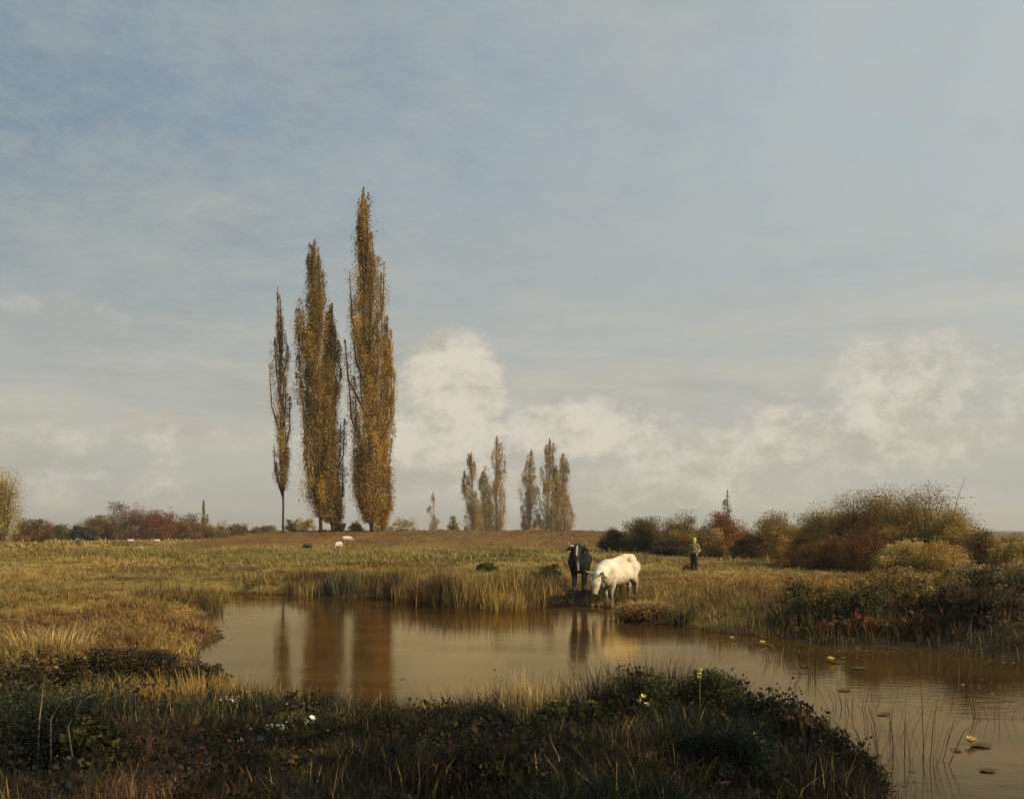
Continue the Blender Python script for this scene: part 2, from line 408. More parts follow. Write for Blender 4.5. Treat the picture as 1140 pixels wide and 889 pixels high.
def broad_tree(name, label, x, y, H, Rx, seed, pal, leaf=.16, n_cl=240, per=60, clear=.22):
    rng = np.random.default_rng(seed); z0 = gz(x, y)
    root = thing(name, label, 'tree', (x, y, z0))
    ac = Acc(); k = np.linspace(0, 1, 7)
    tp = np.stack([np.sin(k * 2 + seed) * .25, np.cos(k * 2.6 + seed) * .25, k * H * .8 - .2], 1)
    ac.add(*tube(tp, .035 * H * (1 - .85 * k), 9))
    P, CC = [], []
    for i in range(n_cl):
        d = rng.normal(size=3); d /= np.linalg.norm(d); r = rng.uniform(.25, 1) ** .5 * rng.uniform(.75, 1.15)
        c = np.array([d[0] * Rx * r, d[1] * Rx * r, H * (clear + (1 - clear) * (.5 + .5 * d[2] * r))])
        if i % 4 == 0:
            t = rng.uniform(.25, .8); A = np.array([np.interp(t, k, tp[:, j]) for j in range(3)])
            ac.add(*tube([A, (A + c) / 2 + np.array([0, 0, .05 * H]), c], np.array([.009, .005, .0015]) * H, 4, False))
        m = int(per * rng.uniform(.6, 1.4)); q = c + rng.normal(size=(m, 3)) * .13 * Rx
        w = rng.dirichlet(np.ones(len(pal))); P.append(q); CC.append(np.tile(sum(C[p] * wi for p, wi in zip(pal, w)), (m, 1)))
    V, Q, cc = leaves(np.concatenate(P), leaf, np.concatenate(CC), .2, rng)
    link('trunk', ac.mesh('trunk'), M_BARK, root); link('crown', raw_mesh('crown', V, Q, None, cc), M_FOL, root)
    return root

# ------------------------------------------------------------------ THE SETTING: ground, water
def build_ground():
    xs = np.concatenate([-np.geomspace(26, 5200, 46)[::-1], np.arange(-25.75, 25.8, .25), np.geomspace(26, 5200, 46)])
    ys = np.concatenate([-np.geomspace(12, 900, 22)[::-1], np.arange(-11.5, 50, .25), np.arange(50, 180, 1.25), np.geomspace(182, 6000, 60)])
    X, Yg = np.meshgrid(xs, ys)
    Z = height(X, Yg)
    V = np.stack([X.ravel(), Yg.ravel(), Z.ravel()], 1)
    nx, ny = len(xs), len(ys)
    i = (np.arange(ny - 1)[:, None] * nx + np.arange(nx - 1)).ravel()
    Q = np.stack([i, i + 1, i + nx + 1, i + nx], 1)
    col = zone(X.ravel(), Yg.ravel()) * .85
    near = (np.abs(V[:, 0]) < 40) & (V[:, 1] > -20) & (V[:, 1] < 60)
    sd = np.full(len(V), 50.0); sd[near] = edge_sd(V[near, 0], V[near, 1])
    col = lerp(col, np.array((.050, .033, .019)), 1 - sstep(.1, .9, sd))                          # wet mud along the water
    mud_shade = np.exp(-((V[:, 0] - 2.5) / 1.7) ** 2 - ((V[:, 1] - 34.2) / 2.6) ** 2)  # trampled ground by the cows, their black shadow painted into its colour
    col = lerp(col, np.array((.030, .022, .013)), sstep(.15, .6, mud_shade))
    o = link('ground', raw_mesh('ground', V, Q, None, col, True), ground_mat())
    o['kind'] = 'structure'
build_ground()
def build_water():
    V = [(-16, -2, WATER_Z), (26, -2, WATER_Z), (26, 44, WATER_Z), (-16, 44, WATER_Z)]
    o = link('pond_water', raw_mesh('pond_water', V, [[0, 1, 2, 3]]), water_mat()); o['kind'] = 'structure'
build_water()

# ------------------------------------------------------------------ grass, reeds, herbs (uncountable)
def scatter(n, ylo, yhi, ulo=-.56, uhi=.56, power=1.0, rng=RNG):
    """ground points spread so that near ones are denser"""
    t = rng.random(n); y = (ylo ** -power + t * (yhi ** -power - ylo ** -power)) ** (-1 / power)
    x = rng.uniform(ulo, uhi, n) * y
    return x, y
def stuff(name, acc, m, label, cat):
    o = link(name, acc.mesh(name), m); tag(o, label, cat, None, 'stuff'); return o
def pasture():
    a = Acc()
    for n, lo, hi, hh, ww in ((230000, 13, 34, .16, .014), (150000, 28, 62, .17, .026), (60000, 55, 100, .26, .06), (26000, 95, 230, .34, .16)):
        x, y = scatter(n, lo, hi, power=.6)
        near = y < 60
        sd = np.full(n, 9.0); sd[near] = edge_sd(x[near], y[near])
        cl = fbm(x, y, 1.1, 41, 3)
        keep = (sd > .12) & (RNG.random(n) < .55 + .9 * sstep(.38, .62, cl))
        keep &= ~((y < 15) & (x > -9))
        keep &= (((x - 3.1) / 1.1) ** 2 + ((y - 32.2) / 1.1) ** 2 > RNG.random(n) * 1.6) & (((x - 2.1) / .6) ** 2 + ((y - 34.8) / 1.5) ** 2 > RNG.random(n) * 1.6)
        x, y, cl = x[keep], y[keep], cl[keep]; N = len(x)
        h = hh * RNG.uniform(.5, 1.5, N) * (.55 + 1.0 * sstep(.4, .75, cl)) * (1 - .5 * sstep(.1, .5, dyke_h(x, y))) * (1 - .6 * sstep(.45, .62, fbm(x, y, 4.5, 48, 2)))
        col = zone(x, y) * RNG.uniform(.7, 1.3, (N, 1))
        s = RNG.random(N) < .12 + .25 * sstep(.5, .68, fbm(x, y, 3.0, 46, 2))
        col[s] = lerp(col[s], C['straw'], .6)
        a.add(*blades(np.stack([x, y, height(x, y) - .02], 1), h, ww * RNG.uniform(.6, 1.4, N), RNG.normal(size=(N, 2)) * .55 + np.array([-.2, 0]), col))
    nc = 5200; cx, cy = scatter(nc, 15.5, 62, power=.5); sd = edge_sd(cx, cy)
    kc = (sd > .5) & (RNG.random(nc) < .25 + 1.1 * sstep(.4, .62, fbm(cx, cy, 5, 151))); cx, cy = cx[kc], cy[kc]; nc = len(cx)
    m = 22; rr = np.repeat(RNG.uniform(.08, .26, nc), m); aa = RNG.uniform(0, 2 * np.pi, nc * m); q = np.sqrt(RNG.random(nc * m))
    x = np.repeat(cx, m) + np.cos(aa) * rr * q; y = np.repeat(cy, m) + np.sin(aa) * rr * q
    w = RNG.dirichlet(np.ones(6) * .3, nc); tc_ = w @ np.stack([C['straw'], C['gold'], C['brown'], C['olive'] * .7, C['bronze'], C['russet']])
    col = np.repeat(lerp(tc_, zone(cx, cy), np.full(nc, .45)), m, 0) * RNG.uniform(.7, 1.25, (nc * m, 1))
    d = np.stack([np.cos(aa), np.sin(aa)], 1) * q[:, None] * .8 + RNG.normal(size=(nc * m, 2)) * .25 + np.array([-.2, 0])
    a.add(*blades(np.stack([x, y, height(x, y) - .02], 1), np.repeat(RNG.uniform(.14, .36, nc), m) * RNG.uniform(.5, 1.2, nc * m), .022, d, col))
    n = 60000; x, y = scatter(n, 14, 60, power=.6); sd = edge_sd(x, y); cl = fbm(x, y, 1.7, 141, 3)
    k = (sd > .3) & (RNG.random(n) < sstep(.56, .70, cl)) & ~((y < 15) & (x > -9)); x, y, cl = x[k], y[k], cl[k]; N = len(x)
    w = RNG.dirichlet(np.ones(5) * .4, N); col = w @ np.stack([C['brown'], C['dark'] * 1.3, C['olive'], C['bronze'], C['russet']])
    V, Q, cc = leaves(np.stack([x, y, height(x, y) + RNG.random(N) * .22 * sstep(.56, .75, cl)], 1), .075, col, .3)
    a.add(V, Q, None, cc)
    stuff('grass', a, M_GRASS, 'ochre and olive autumn grass covering the whole pasture', 'grass')
pasture()
def reeds():
    a = Acc(); rng = np.random.default_rng(3)
    n = 60000
    x = rng.uniform(-15, 4.2, n); y = rng.uniform(30.5, 46, n)
    sd = edge_sd(x, y)
    dens = sstep(-.5, .1, sd) * (1 - sstep(2.2, 6.0, sd - 1.6 * (fbm(x, y, 2.5, 51) - .5))) * sstep(.34, .58, fbm(x, y, 1.5, 50))
    dens *= (1 - sstep(1.0, 1.6, x) * sstep(0, 1, 37 - y)) * sstep(-11.4, -9.8, x)
    k = rng.random(n) < dens
    x, y, sd = x[k], y[k], sd[k]; N = len(x)
    h = (.45 + .65 * fbm(x, y, 2.0, 52)) * rng.uniform(.5, 1.25, N) * (1 - .35 * sstep(1.5, 5, sd)) * (.62 + .38 * sstep(-8, -2, x)) * (.7 + .5 * fbm(x, y, 1.0, 54))
    pal = np.stack([C['ochre'], C['bronze'], C['russet'], C['olive'], C['straw'], C['brown'], C['dark']])
    pn = fbm(x, y, 1.3, 57)
    w = rng.dirichlet(np.array([1.1, 1.1, .6, .9, .5, 1.0, .4]) * .6, N)
    col = (w @ pal) * (.32 + 1.0 * sstep(.3, .65, pn))[:, None]
    a.add(*blades(np.stack([x, y, np.maximum(height(x, y), WATER_Z) - .04], 1), h, .022 * rng.uniform(.6, 1.5, N), rng.normal(size=(N, 2)) * .15, col))
    # right shore sedge
    n = 42000
    x = rng.uniform(2.6, 15, n); y = rng.uniform(18, 40, n); sd = edge_sd(x, y)
    dens = sstep(-.25, .15, sd) * (1 - sstep(2.0, 7.0, sd)) * sstep(.34, .62, fbm(x, y, 1.2, 60)) * (1 - .15 * sstep(5.5, 7.5, x)) * (1 - sstep(32, 36, y)) * (1 - (1 - sstep(.8, 1.6, np.hypot(x - 3.1, y - 31.2))))
    k = rng.random(n) < dens
    x, y = x[k], y[k]; N = len(x)
    h = (.22 + .42 * fbm(x, y, 1.6, 62)) * rng.uniform(.5, 1.3, N)
    w = rng.dirichlet(np.array([.7, 1.0, .5, 1.2, .35, 1.0, 1.2]) * .6, N)
    dk = sstep(5.0, 7.0, x)
    col = lerp((w @ pal) * .95, (w @ np.stack([C['bronze'], C['brown'], C['deep'], C['dark'], C['olive'], C['deep'], C['dark']])) * .9, dk)
    a.add(*blades(np.stack([x, y, np.maximum(height(x, y), WATER_Z) - .04], 1), h, .018 * rng.uniform(.6, 1.5, N), rng.normal(size=(N, 2)) * .25, col))
    stuff('reeds', a, M_GRASS, 'brown and ochre reeds and sedge fringing the far shore of the pond', 'reeds')
reeds()
def near_herbage():
    a = Acc(); b = Acc(); rng = np.random.default_rng(8)
    n = 150000
    x, y = scatter(n, 5.2, 17.5, -.60, .42, .5, rng)
    sd = edge_sd(x, y)
    cl = fbm(x, y, .9, 71, 3)
    path = np.exp(-(((x + 2.55 + .33 * (y - 7.6)) / .40) ** 2)) * (1 - sstep(9.5, 11.5, y))
    k = (sd > -.08) & (rng.random(n) < (.25 + 1.2 * sstep(.36, .6, cl)) * (1 - .85 * path)) & (x < 5)
    x, y, cl, sd = x[k], y[k], cl[k], sd[k]; N = len(x)
    edge = 1 - sstep(.2, 1.6, sd)
    h = (.10 + .20 * sstep(.35, .7, cl) + .20 * edge * sstep(-1.5, .6, x)) * rng.uniform(.5, 1.5, N)
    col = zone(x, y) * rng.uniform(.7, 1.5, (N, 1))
    # straw where dry grass stands among the dark herbs
    st = np.zeros(N)
    for (cx, cy, r1, r2, am) in ((-4.0, 12.6, 1.3, .7, .9), (-2.85, 12.4, .8, .5, .8), (.25, 11.9, .6, .5, .85), (-.7, 11.9, .6, .45, .6), (-1.75, 10.6, .65, .5, .55), (.9, 9.0, .7, .5, .3), (-.9, 8.8, .8, .5, .25), (-7.2, 15.8, 1.5, 1.1, .6)):
        st = np.maximum(st, am * np.exp(-((x - cx) / r1) ** 2 - ((y - cy) / r2) ** 2))
    pick = rng.random(N) < st
    col[pick] = (C['gold'] * .5 + C['straw'] * .5) * rng.uniform(.6, 1.3, (pick.sum(), 1))
    pick = rng.random(N) < .05
    col[pick] = C['bronze'] * rng.uniform(.6, 1.5, (pick.sum(), 1))
    pick = rng.random(N) < .045
    col[pick] = C['straw'] * rng.uniform(.6, 1.3, (pick.sum(), 1))
    a.add(*blades(np.stack([x, y, height(x, y) - .02], 1), h, .008 * rng.uniform(.6, 1.5, N), rng.normal(size=(N, 2)) * .33, col))
    stuff('bank_grass', a, M_GRASS, 'dark tangled grass and sedge on the near bank of the pond', 'grass')
    # low broad-leaved herbs
    n = 120000
    x, y = scatter(n, 5.2, 15.5, -.60, .40, .5, rng); sd = edge_sd(x, y); cl = fbm(x, y, .7, 77, 3)
    path = np.exp(-(((x + 2.55 + .33 * (y - 7.6)) / .40) ** 2)) * (1 - sstep(9.5, 11.5, y))
    k = (sd > .0) & (rng.random(n) < sstep(.40, .58, cl) * (1 - .9 * path)) & (x < 5)
    x, y, cl = x[k], y[k], cl[k]; N = len(x)
    z = height(x, y) + rng.random(N) ** 1.3 * .30 * sstep(.4, .7, cl)
    w = rng.dirichlet(np.array([1.4, 1.2, .5, .25, .25]) * .5, N)
    col = w @ np.stack([C['dark'], C['deep'], C['brown'], C['russet'], C['olive']])
    V, Q, cc = leaves(np.stack([x, y, z], 1), .055, col, .1, rng)
    b.add(V, Q, None, cc)
    stuff('ground_cover', b, M_FOL, 'low dark broad-leaved weeds carpeting the near bank', 'weeds')
near_herbage()

def floating_scraps():
    a = Acc(); rng = np.random.default_rng(91); n = 16000
    x = rng.uniform(-8, 12, n); y = rng.uniform(9, 36, n); sd = edge_sd(x, y)
    d = np.exp(-((sd + .15) / .45) ** 2) * .8 * sstep(.45, .62, fbm(x, y, 2.0, 95)) + .9 * np.exp(-((x - 7.3) / 1.4) ** 2 - ((y - 20.6) / .5) ** 2) + .7 * np.exp(-((x - 4.4) / 1.3) ** 2 - ((y - 24.6) / .5) ** 2) + .7 * np.exp(-((x - 6.2) / 2.2) ** 2 - ((y - 21.4) / .7) ** 2) + .35 * sstep(3, 5, x) * sstep(.52, .64, fbm(x, y, 2.6, 97)) + .012
    k = (sd < -.05) & (rng.random(n) < d); x, y = x[k], y[k]; N = len(x)
    w = rng.dirichlet(np.ones(4) * .4, N); col = w @ np.stack([C['ochre'], C['straw'], C['olive'], C['brown']])
    V, Q, cc = leaves(np.stack([x, y, np.full(N, WATER_Z + .012)], 1), .085, col, 0, rng)
    V[:, 2] = WATER_Z + .012 + (V[:, 2] - WATER_Z - .012) * .12
    a.add(V, Q, None, cc)
    stuff('floating_leaves', a, M_FOL, 'fallen leaves and pond weed drifting along the shores', 'floating leaves')
floating_scraps()

# ------------------------------------------------------------------ the poplars
G1 = 'tall autumn poplars on the dyke'
poplar('poplar_tree', 'thin sparse poplar with a bare lower trunk, outermost of the tall group', 312, 320, 95, 27, 1, n_cl=190, per=55, base_clear=.20, group=G1, leaf=.16, pal=('bronze', 'ochre', 'olive'))
poplar('poplar_tree', 'broad russet poplar with a bare trunk foot next to the thin sparse poplar', 354, 268, 95, 48, 2, n_cl=520, base_clear=.06, group=G1, pal=('bronze', 'amber', 'brown', 'ochre'))
poplar('poplar_tree', 'shorter golden poplar pressed against the broad russet poplar', 370, 338, 96.0, 36, 3, n_cl=400, base_clear=.045, group=G1, pal=('amber', 'gold', 'bronze', 'olive'))
poplar('poplar_tree', 'tallest poplar, bronze and dark brown, towering over all the others', 409, 210, 95, 54, 14, n_cl=620, per=100, base_clear=.03, group=G1, pal=('bronze', 'brown', 'amber', 'ochre'), lean=.002)
poplar('poplar_tree', 'golden poplar half hidden behind the tallest poplar, reaching two thirds of its height', 428, 350, 96, 24, 5, n_cl=260, base_clear=.03, group=G1, pal=('amber', 'gold', 'bronze'))
G2 = 'small distant poplars beyond the dyke'
_far = [(525.5, 503, 17, 'distant poplar standing alone at one end of the far row', .0),
        (539.5, 522, 13, 'lowest distant poplar, tucked against a much taller one in the far pair', .0),
        (553.5, 485, 22, 'highest pointed poplar of the distant pair in the far row', .0),
        (590.5, 499, 16, 'slim distant poplar standing between the far pair and the far trio', .0),
        (610.5, 487, 19, 'highest poplar of the distant trio', .0),
        (619.0, 518, 14, 'short distant poplar squeezed in the middle of the trio', .0),
        (627.5, 505, 20, 'broad round-topped distant poplar closing the far trio', .0)]
for i, (px, top, w, lab, _) in enumerate(_far):
    poplar('poplar_tree', lab, px, top, 285 + (i * 37 % 23), w, 20 + i, leaf=.34, n_cl=200, per=64, fat=1.5, base_clear=.03, pal=('bronze', 'ochre', 'amber', 'ochre'), gain=1.4, group=G2, peak=.3)
poplar('poplar_tree', 'faint far-off poplar in the haze beside the tallest poplar', 482, 548, 520, 14, 31, leaf=.7, n_cl=60, per=28, base_clear=.02, pal=('ochre', 'bronze'))
poplar('poplar_tree', 'tiny spire-like poplar rising above the far hedge on the horizon', 227, 556, 270, 9, 32, leaf=.38, n_cl=50, per=36, base_clear=.02, pal=('brown', 'olive'))

# ------------------------------------------------------------------ far hedges
def B(lab, px, top, Y, w, seed, pal, **k):
    return bush(k.pop('name', 'bush'), lab, px, top, Y, w, seed, pal, **k)
G3 = 'hedge bushes along the far pasture'
RB = ('russet', 'brown', 'bronze'); DK = ('dark', 'deep', 'brown')
farb = [(36, 578, 150, 40, RB, 'dull brown bush at the foot of the ochre tree on the pasture edge'),
        (66, 584, 170, 42, ('brown', 'olive', 'dark'), 'flat olive-brown bush at the low end of the far hedge'),
        (94, 586, 165, 38, DK, 'low blackish bush in front of the russet hedge dome'),
        (110, 575, 180, 44, RB, 'russet bush making the shoulder of the hedge dome'),
        (142, 562, 180, 64, RB, 'highest russet-brown bush forming the top of the far hedge dome'),
        (176, 568, 182, 52, ('russet', 'rust', 'brown'), 'reddest bush of the far hedge, sloping off the dome'),
        (206, 575, 185, 46, RB, 'brown bush near the spire-like poplar in the far hedge'),
        (236, 583, 190, 44, ('brown', 'bronze', 'olive'), 'low brown bush right under the spire-like poplar'),
        (268, 585, 192, 42, RB, 'low russet bush between the spire-like poplar and the thin poplar'),
        (296, 585, 175, 34, ('bronze', 'olive', 'brown'), 'small ochre bush behind the foot of the thin poplar')]
for i, (px, top, Y, w, pal, lab) in enumerate(farb):
    B(lab, px, top, Y, w, 50 + i, pal, leaf=.24, n_cl=80, per=55, dens=3.2, gain=1.35, group=G3, spikes=5, ragged=.2)
bush('autumn_tree', 'ochre tree cut by the picture edge, tallest on the far pasture', 2, 516, 125, 36, 70, ('ochre', 'bronze', 'olive'), leaf=.16, n_cl=110, per=70, dens=2.4, gain=2.0, cat='tree', tallstem=.12, parts=('trunk', 'crown'), ragged=.2, spikes=1)
G4 = 'small shrubs on top of the dyke'
for i, (px, top, Y, w, pal, lab) in enumerate([(325, 578, 104, 18, ('bronze', 'ochre'), 'small ochre-olive shrub on the dyke beside the thin poplar'),
        (341, 573, 108, 22, ('ochre', 'olive', 'bronze'), 'ochre shrub behind the trunk of the broad russet poplar'),
        (377, 579, 98, 15, ('gold', 'amber'), 'small orange shrub under the shorter golden poplar'),
        (396, 580, 98, 13, ('amber', 'gold'), 'small orange shrub at the foot of the tallest poplar'),
        (424, 578, 99, 20, ('amber', 'bronze'), 'rusty shrub under the half hidden golden poplar'),
        (448, 577, 118, 34, ('ochre', 'olive'), 'pale ochre shrub on the dyke just clear of the tallest poplar'),
        (505, 575, 130, 12, ('bronze', 'olive'), 'lone little shrub on the bare stretch of dyke'),]):
    B(lab, px, top, Y, w, 80 + i, pal, leaf=.13, n_cl=34, per=50, dens=1.6, gain=1.7, group=G4, ragged=.3, spikes=2)

# ------------------------------------------------------------------ thickets on the right
G5 = 'thicket bushes behind the herder'
for i, (px, top, Y, w, pal, tp, lab, sp) in enumerate([
        (684, 590, 80, 36, DK, None, 'low blackish bush where the dyke runs into the thicket', 1),
        (716, 576, 78, 46, DK, ('bronze', 'brown'), 'dark rounded bush right behind the white cow', 3),
        (757, 575, 75, 52, ('bronze', 'ochre', 'brown'), ('ochre', 'bronze'), 'ochre-brown bush behind the standing herder', 3),
        (745, 601, 72, 40, DK, None, 'low dark bush at the foot of the ochre-brown bush', 1),
        (806, 571, 71, 50, ('rust', 'russet', 'bronze'), ('rust', 'brown'), 'deep red bush below the bare sapling', 5),
        (786, 588, 69, 40, ('bronze', 'brown', 'ochre'), None, 'brown bush filling the gap between herder and red bush', 2),
        (836, 596, 66, 42, DK, None, 'black-green bush in front of the red bush', 2),
        (860, 566, 66, 34, ('ochre', 'olive', 'bronze'), ('ochre', 'straw'), 'upright yellow-olive bush rising next to the red bush', 8),
        (886, 584, 62, 56, ('amber', 'russet', 'bronze'), ('amber', 'gold'), 'orange-tinged bush between the upright yellow bush and the big thicket', 4)]):
    B(lab, px, top, Y, w, 100 + i, pal, leaf=.09, n_cl=110, per=85, dens=3.4, gain=1.4, group=G5, spikes=sp, toppal=tp)
poplar('sapling', 'thin half-bare sapling sticking up above the deep red bush', 810, 545, 73, 17, 120, leaf=.12, n_cl=36, per=26, base_clear=.3, pal=('olive', 'brown', 'ochre'))
G6 = 'bushes of the big right-hand thicket'
TP = ('ochre', 'bronze', 'gold')
for i, (px, top, Y, w, pal, tp, lab, sp) in enumerate([
        (917, 567, 57, 70, ('bronze', 'amber', 'ochre'), TP, 'ochre-topped bush at the low end of the big thicket', 5),
        (950, 556, 55, 70, ('ochre', 'bronze', 'brown'), TP, 'golden-brown bush second in height in the big thicket', 5),
        (982, 548, 54, 66, ('ochre', 'bronze', 'russet'), TP, 'bushy golden-brown crown on the long slope of the thicket', 6),
        (1028, 546, 51, 92, ('ochre', 'bronze', 'olive'), TP, 'biggest and roundest ochre bush crowning the thicket', 6),
        (1062, 570, 49, 64, ('ochre', 'olive', 'gold'), ('straw', 'ochre'), 'yellow bush on the outer shoulder of the thicket', 5),
        (1000, 566, 52, 60, ('bronze', 'ochre', 'russet'), TP, 'bronze bush wedged between the sloping crown and the roundest ochre bush', 4),
        (895, 600, 56, 56, ('amber', 'bronze', 'brown'), None, 'amber-brown bush at the near foot of the thicket\'s low end', 3),
        (925, 596, 53, 70, ('bronze', 'russet', 'brown'), None, 'shadowy red-brown bush below the ochre-topped thicket end', 3),
        (975, 588, 50, 76, ('russet', 'brown', 'bronze'), ('rust', 'brown'), 'dark red bush in the hollow of the big thicket', 3),
        (1008, 606, 46, 62, ('ochre', 'straw', 'olive'), ('straw', 'ochre'), 'pale straw-yellow bush in front of the dark hollow', 6),
        (1046, 604, 44, 66, ('ochre', 'straw', 'bronze'), ('straw', 'gold'), 'shaggy golden bush at the thicket foot facing the pond', 6),
        (1094, 594, 47, 62, ('brown', 'bronze', 'russet'), ('straw', 'brown'), 'reddish brown bush on the low outer end of the thicket', 5),
        (1130, 600, 45, 56, ('straw', 'ochre', 'olive'), None, 'straw-coloured bush last in the thicket', 5)]):
    B(lab, px, top, Y, w, 130 + i, pal, leaf=.075, n_cl=150, per=95, dens=3.4, gain=1.45, group=G6, spikes=sp, toppal=tp)
G7 = 'scrub on the right bank of the pond'
for i, (px, top, Y, w, pal, tp, lab, sp) in enumerate([
        (1078, 634, 33, 66, ('grey', 'olive', 'dark'), ('ivory', 'straw'), 'grey-green shrub flecked with pale seed heads above the dark scrub', 8),
        (1122, 632, 32, 60, ('olive', 'grey', 'dark'), ('straw', 'grey'), 'olive shrub with pale tips beside the seed-flecked shrub', 6),
        (1000, 652, 30, 70, ('olive', 'bronze', 'dark'), ('ochre',), 'olive and ochre low bush at the top of the red-leaved slope', 4),
        (1100, 658, 27, 90, ('dark', 'brown', 'olive', 'deep'), None, 'large blackish bramble mound on the right bank', 5),
        (1050, 672, 26, 70, ('brown', 'dark', 'olive'), ('bronze',), 'dark bramble next to the large blackish mound', 4),
        (950, 672, 26.5, 66, ('dark', 'olive', 'bronze'), ('olive', 'ochre'), 'dusky green bush behind the red-stemmed docks', 5),
        (895, 672, 26.5, 56, ('olive', 'deep', 'bronze'), None, 'dark bush at the waterside closest to the reed heap', 6),
        (1118, 690, 22.5, 84, ('dark', 'brown', 'deep'), None, 'black bramble overhanging the pond at the picture edge', 4),
        (905, 692, 24.2, 44, ('dark', 'olive', 'brown'), None, 'smallest dark scrub bush at the waterline past the reed heap', 6),
        (965, 696, 23.4, 56, ('deep', 'dark', 'olive'), None, 'dark scrub bush right above the red dock stems', 6),
        (1015, 690, 23.6, 60, ('dark', 'deep', 'bronze'), None, 'dark scrub bush with bronze leaves behind the red dock in mid shore', 6),
        (1085, 700, 21.6, 56, ('dark', 'deep', 'brown'), None, 'lowest black-brown bush dipping to the pond under the bramble mound', 5),
        (1010, 668, 28.5, 70, ('bronze', 'olive', 'brown'), ('ochre',), 'olive-dark bush halfway up the right bank', 5),
        (1140, 672, 25.0, 70, ('dark', 'deep'), None, 'black bramble half out of the picture above the overhanging one', 5),
        (1060, 694, 23.0, 60, ('deep', 'brown', 'dark'), None, 'brown-black bramble by the water beside the overhanging one', 3)]):
    B(lab, px, top, Y, w, 160 + i, pal, leaf=.075, n_cl=70, per=80, dens=1.15, gain=1.35, ragged=.32, minh=.65, group=G7, spikes=sp * 3, toppal=tp)

# ------------------------------------------------------------------ scrub of the near bank
G8 = 'dark scrub on the near bank'
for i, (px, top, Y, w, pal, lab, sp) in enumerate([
        (48, 772, 8.7, 170, ('dark', 'deep'), 'large black-green bramble in the near corner of the bank', 3),
        (104, 806, 8.5, 70, ('dark', 'olive', 'deep'), 'black-green bramble beside the trodden earth path', 3),
        (62, 730, 13.2, 86, ('brown', 'deep', 'bronze'), 'red-brown bush at the edge of the golden grass', 6),
        (120, 722, 14.2, 84, ('brown', 'deep', 'dark'), 'dark bush below the patch of golden grass', 6),
        (168, 724, 14.2, 80, ('deep', 'dark', 'brown'), 'blackish bush facing the pond, beside the yellow grass strip', 6),
        (20, 742, 12.0, 80, ('deep', 'brown', 'olive'), 'brown bush behind the black-green corner bramble', 5),
        (222, 744, 13.8, 66, ('deep', 'brown', 'dark'), 'small dark bush touching the pond corner', 5),
        (352, 808, 10.2, 84, ('dark', 'dark', 'olive'), 'dark green herb mound behind the white blossoms', 4),
        (455, 806, 10.4, 96, ('dark', 'deep', 'olive'), 'low black-green mound where the bank meets the tree reflections', 4),
        (545, 800, 10.2, 90, ('dark', 'dark', 'deep'), 'black-green mound in front of the golden tussock', 4),
        (640, 785, 10.6, 90, ('dark', 'deep', 'olive'), 'dark mound carrying fine sedge next to the golden tussock', 12),
        (712, 752, 11.3, 84, ('dark', 'olive', 'deep'), 'dark bush behind the yellow flower spikes', 12),
        (790, 746, 11.4, 86, ('dark', 'dark', 'olive'), 'tall dark bush at the water with a lone yellow spike', 14),
        (852, 762, 10.6, 84, ('dark', 'deep', 'dark'), 'dense black bush bulging over the pond', 8),
        (895, 790, 9.8, 70, ('dark', 'deep', 'brown'), 'round black-green bush at the end of the near bank', 5),
        (940, 822, 9.2, 70, ('deep', 'brown', 'dark'), 'brownish tuft-covered bush hanging into the rushes', 4),
        (800, 815, 8.6, 130, ('dark', 'dark', 'deep'), 'broad black-green mound around the yellow iris', 4),
        (610, 840, 8.2, 110, ('deep', 'dark', 'brown'), 'low brown-black mound at the bottom of the bank', 3),
        (700, 848, 7.9, 110, ('brown', 'deep', 'bronze'), 'withered brown weed clump low on the bank', 6),
        (470, 838, 8.2, 120, ('dark', 'deep'), 'flat black-green weed clump low on the bank', 3),
        (330, 858, 7.9, 100, ('brown', 'bronze', 'dark'), 'flat brown-green weed clump below the white blossoms', 3)]):
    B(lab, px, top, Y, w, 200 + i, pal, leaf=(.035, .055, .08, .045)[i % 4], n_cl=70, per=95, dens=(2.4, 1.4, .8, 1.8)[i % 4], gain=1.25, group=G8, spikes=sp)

# ------------------------------------------------------------------ distinct clumps and small plants
def tuft(name, label, px, row, Y, n, h, spread, pal, seed, w=.012, lean=.35, cat='grass tuft', group=None, zfix=None):
    rng = np.random.default_rng(seed); x = XY(px, Y); z0 = gz(x, Y) if zfix is None else zfix
    r = rng.random(n) ** .6 * spread; a = rng.uniform(0, 2 * np.pi, n)
    d = np.stack([np.cos(a), np.sin(a)], 1)
    Bp = np.stack([d[:, 0] * r, d[:, 1] * r, np.full(n, -.04)], 1)
    wt = rng.dirichlet(np.ones(len(pal)) * .5, n)
    col = (wt @ np.stack([C[p] for p in pal])) * rng.uniform(.7, 1.3, (n, 1))
    V, Q, T, cc = blades(Bp, h * rng.uniform(.5, 1.2, n), w * rng.uniform(.6, 1.4, n), d * (r / spread)[:, None] * lean + rng.normal(size=(n, 2)) * .15, col, rng)
    return tag(link(name, raw_mesh(name, V, Q, T, cc), M_GRASS, None, (x, Y, z0)), label, cat, group)
tuft('grass_tussock', 'bright golden tussock of dry grass standing at the pond edge of the dark bank', 596, 760, 12.0, 620, .70, .42, ('straw', 'gold', 'ivory', 'amber'), 301, .009, .3)
tuft('grass_tussock', 'fan of straw stalks leaning over the water beside the golden tussock', 508, 780, 12.1, 320, .60, .34, ('straw', 'bronze', 'brown'), 302, .008, .75)
tuft('grass_tussock', 'small straw-coloured tussock at the pond corner behind the white blossoms', 282, 790, 13.1, 300, .42, .4, ('straw', 'gold', 'olive'), 303, .009, .3)
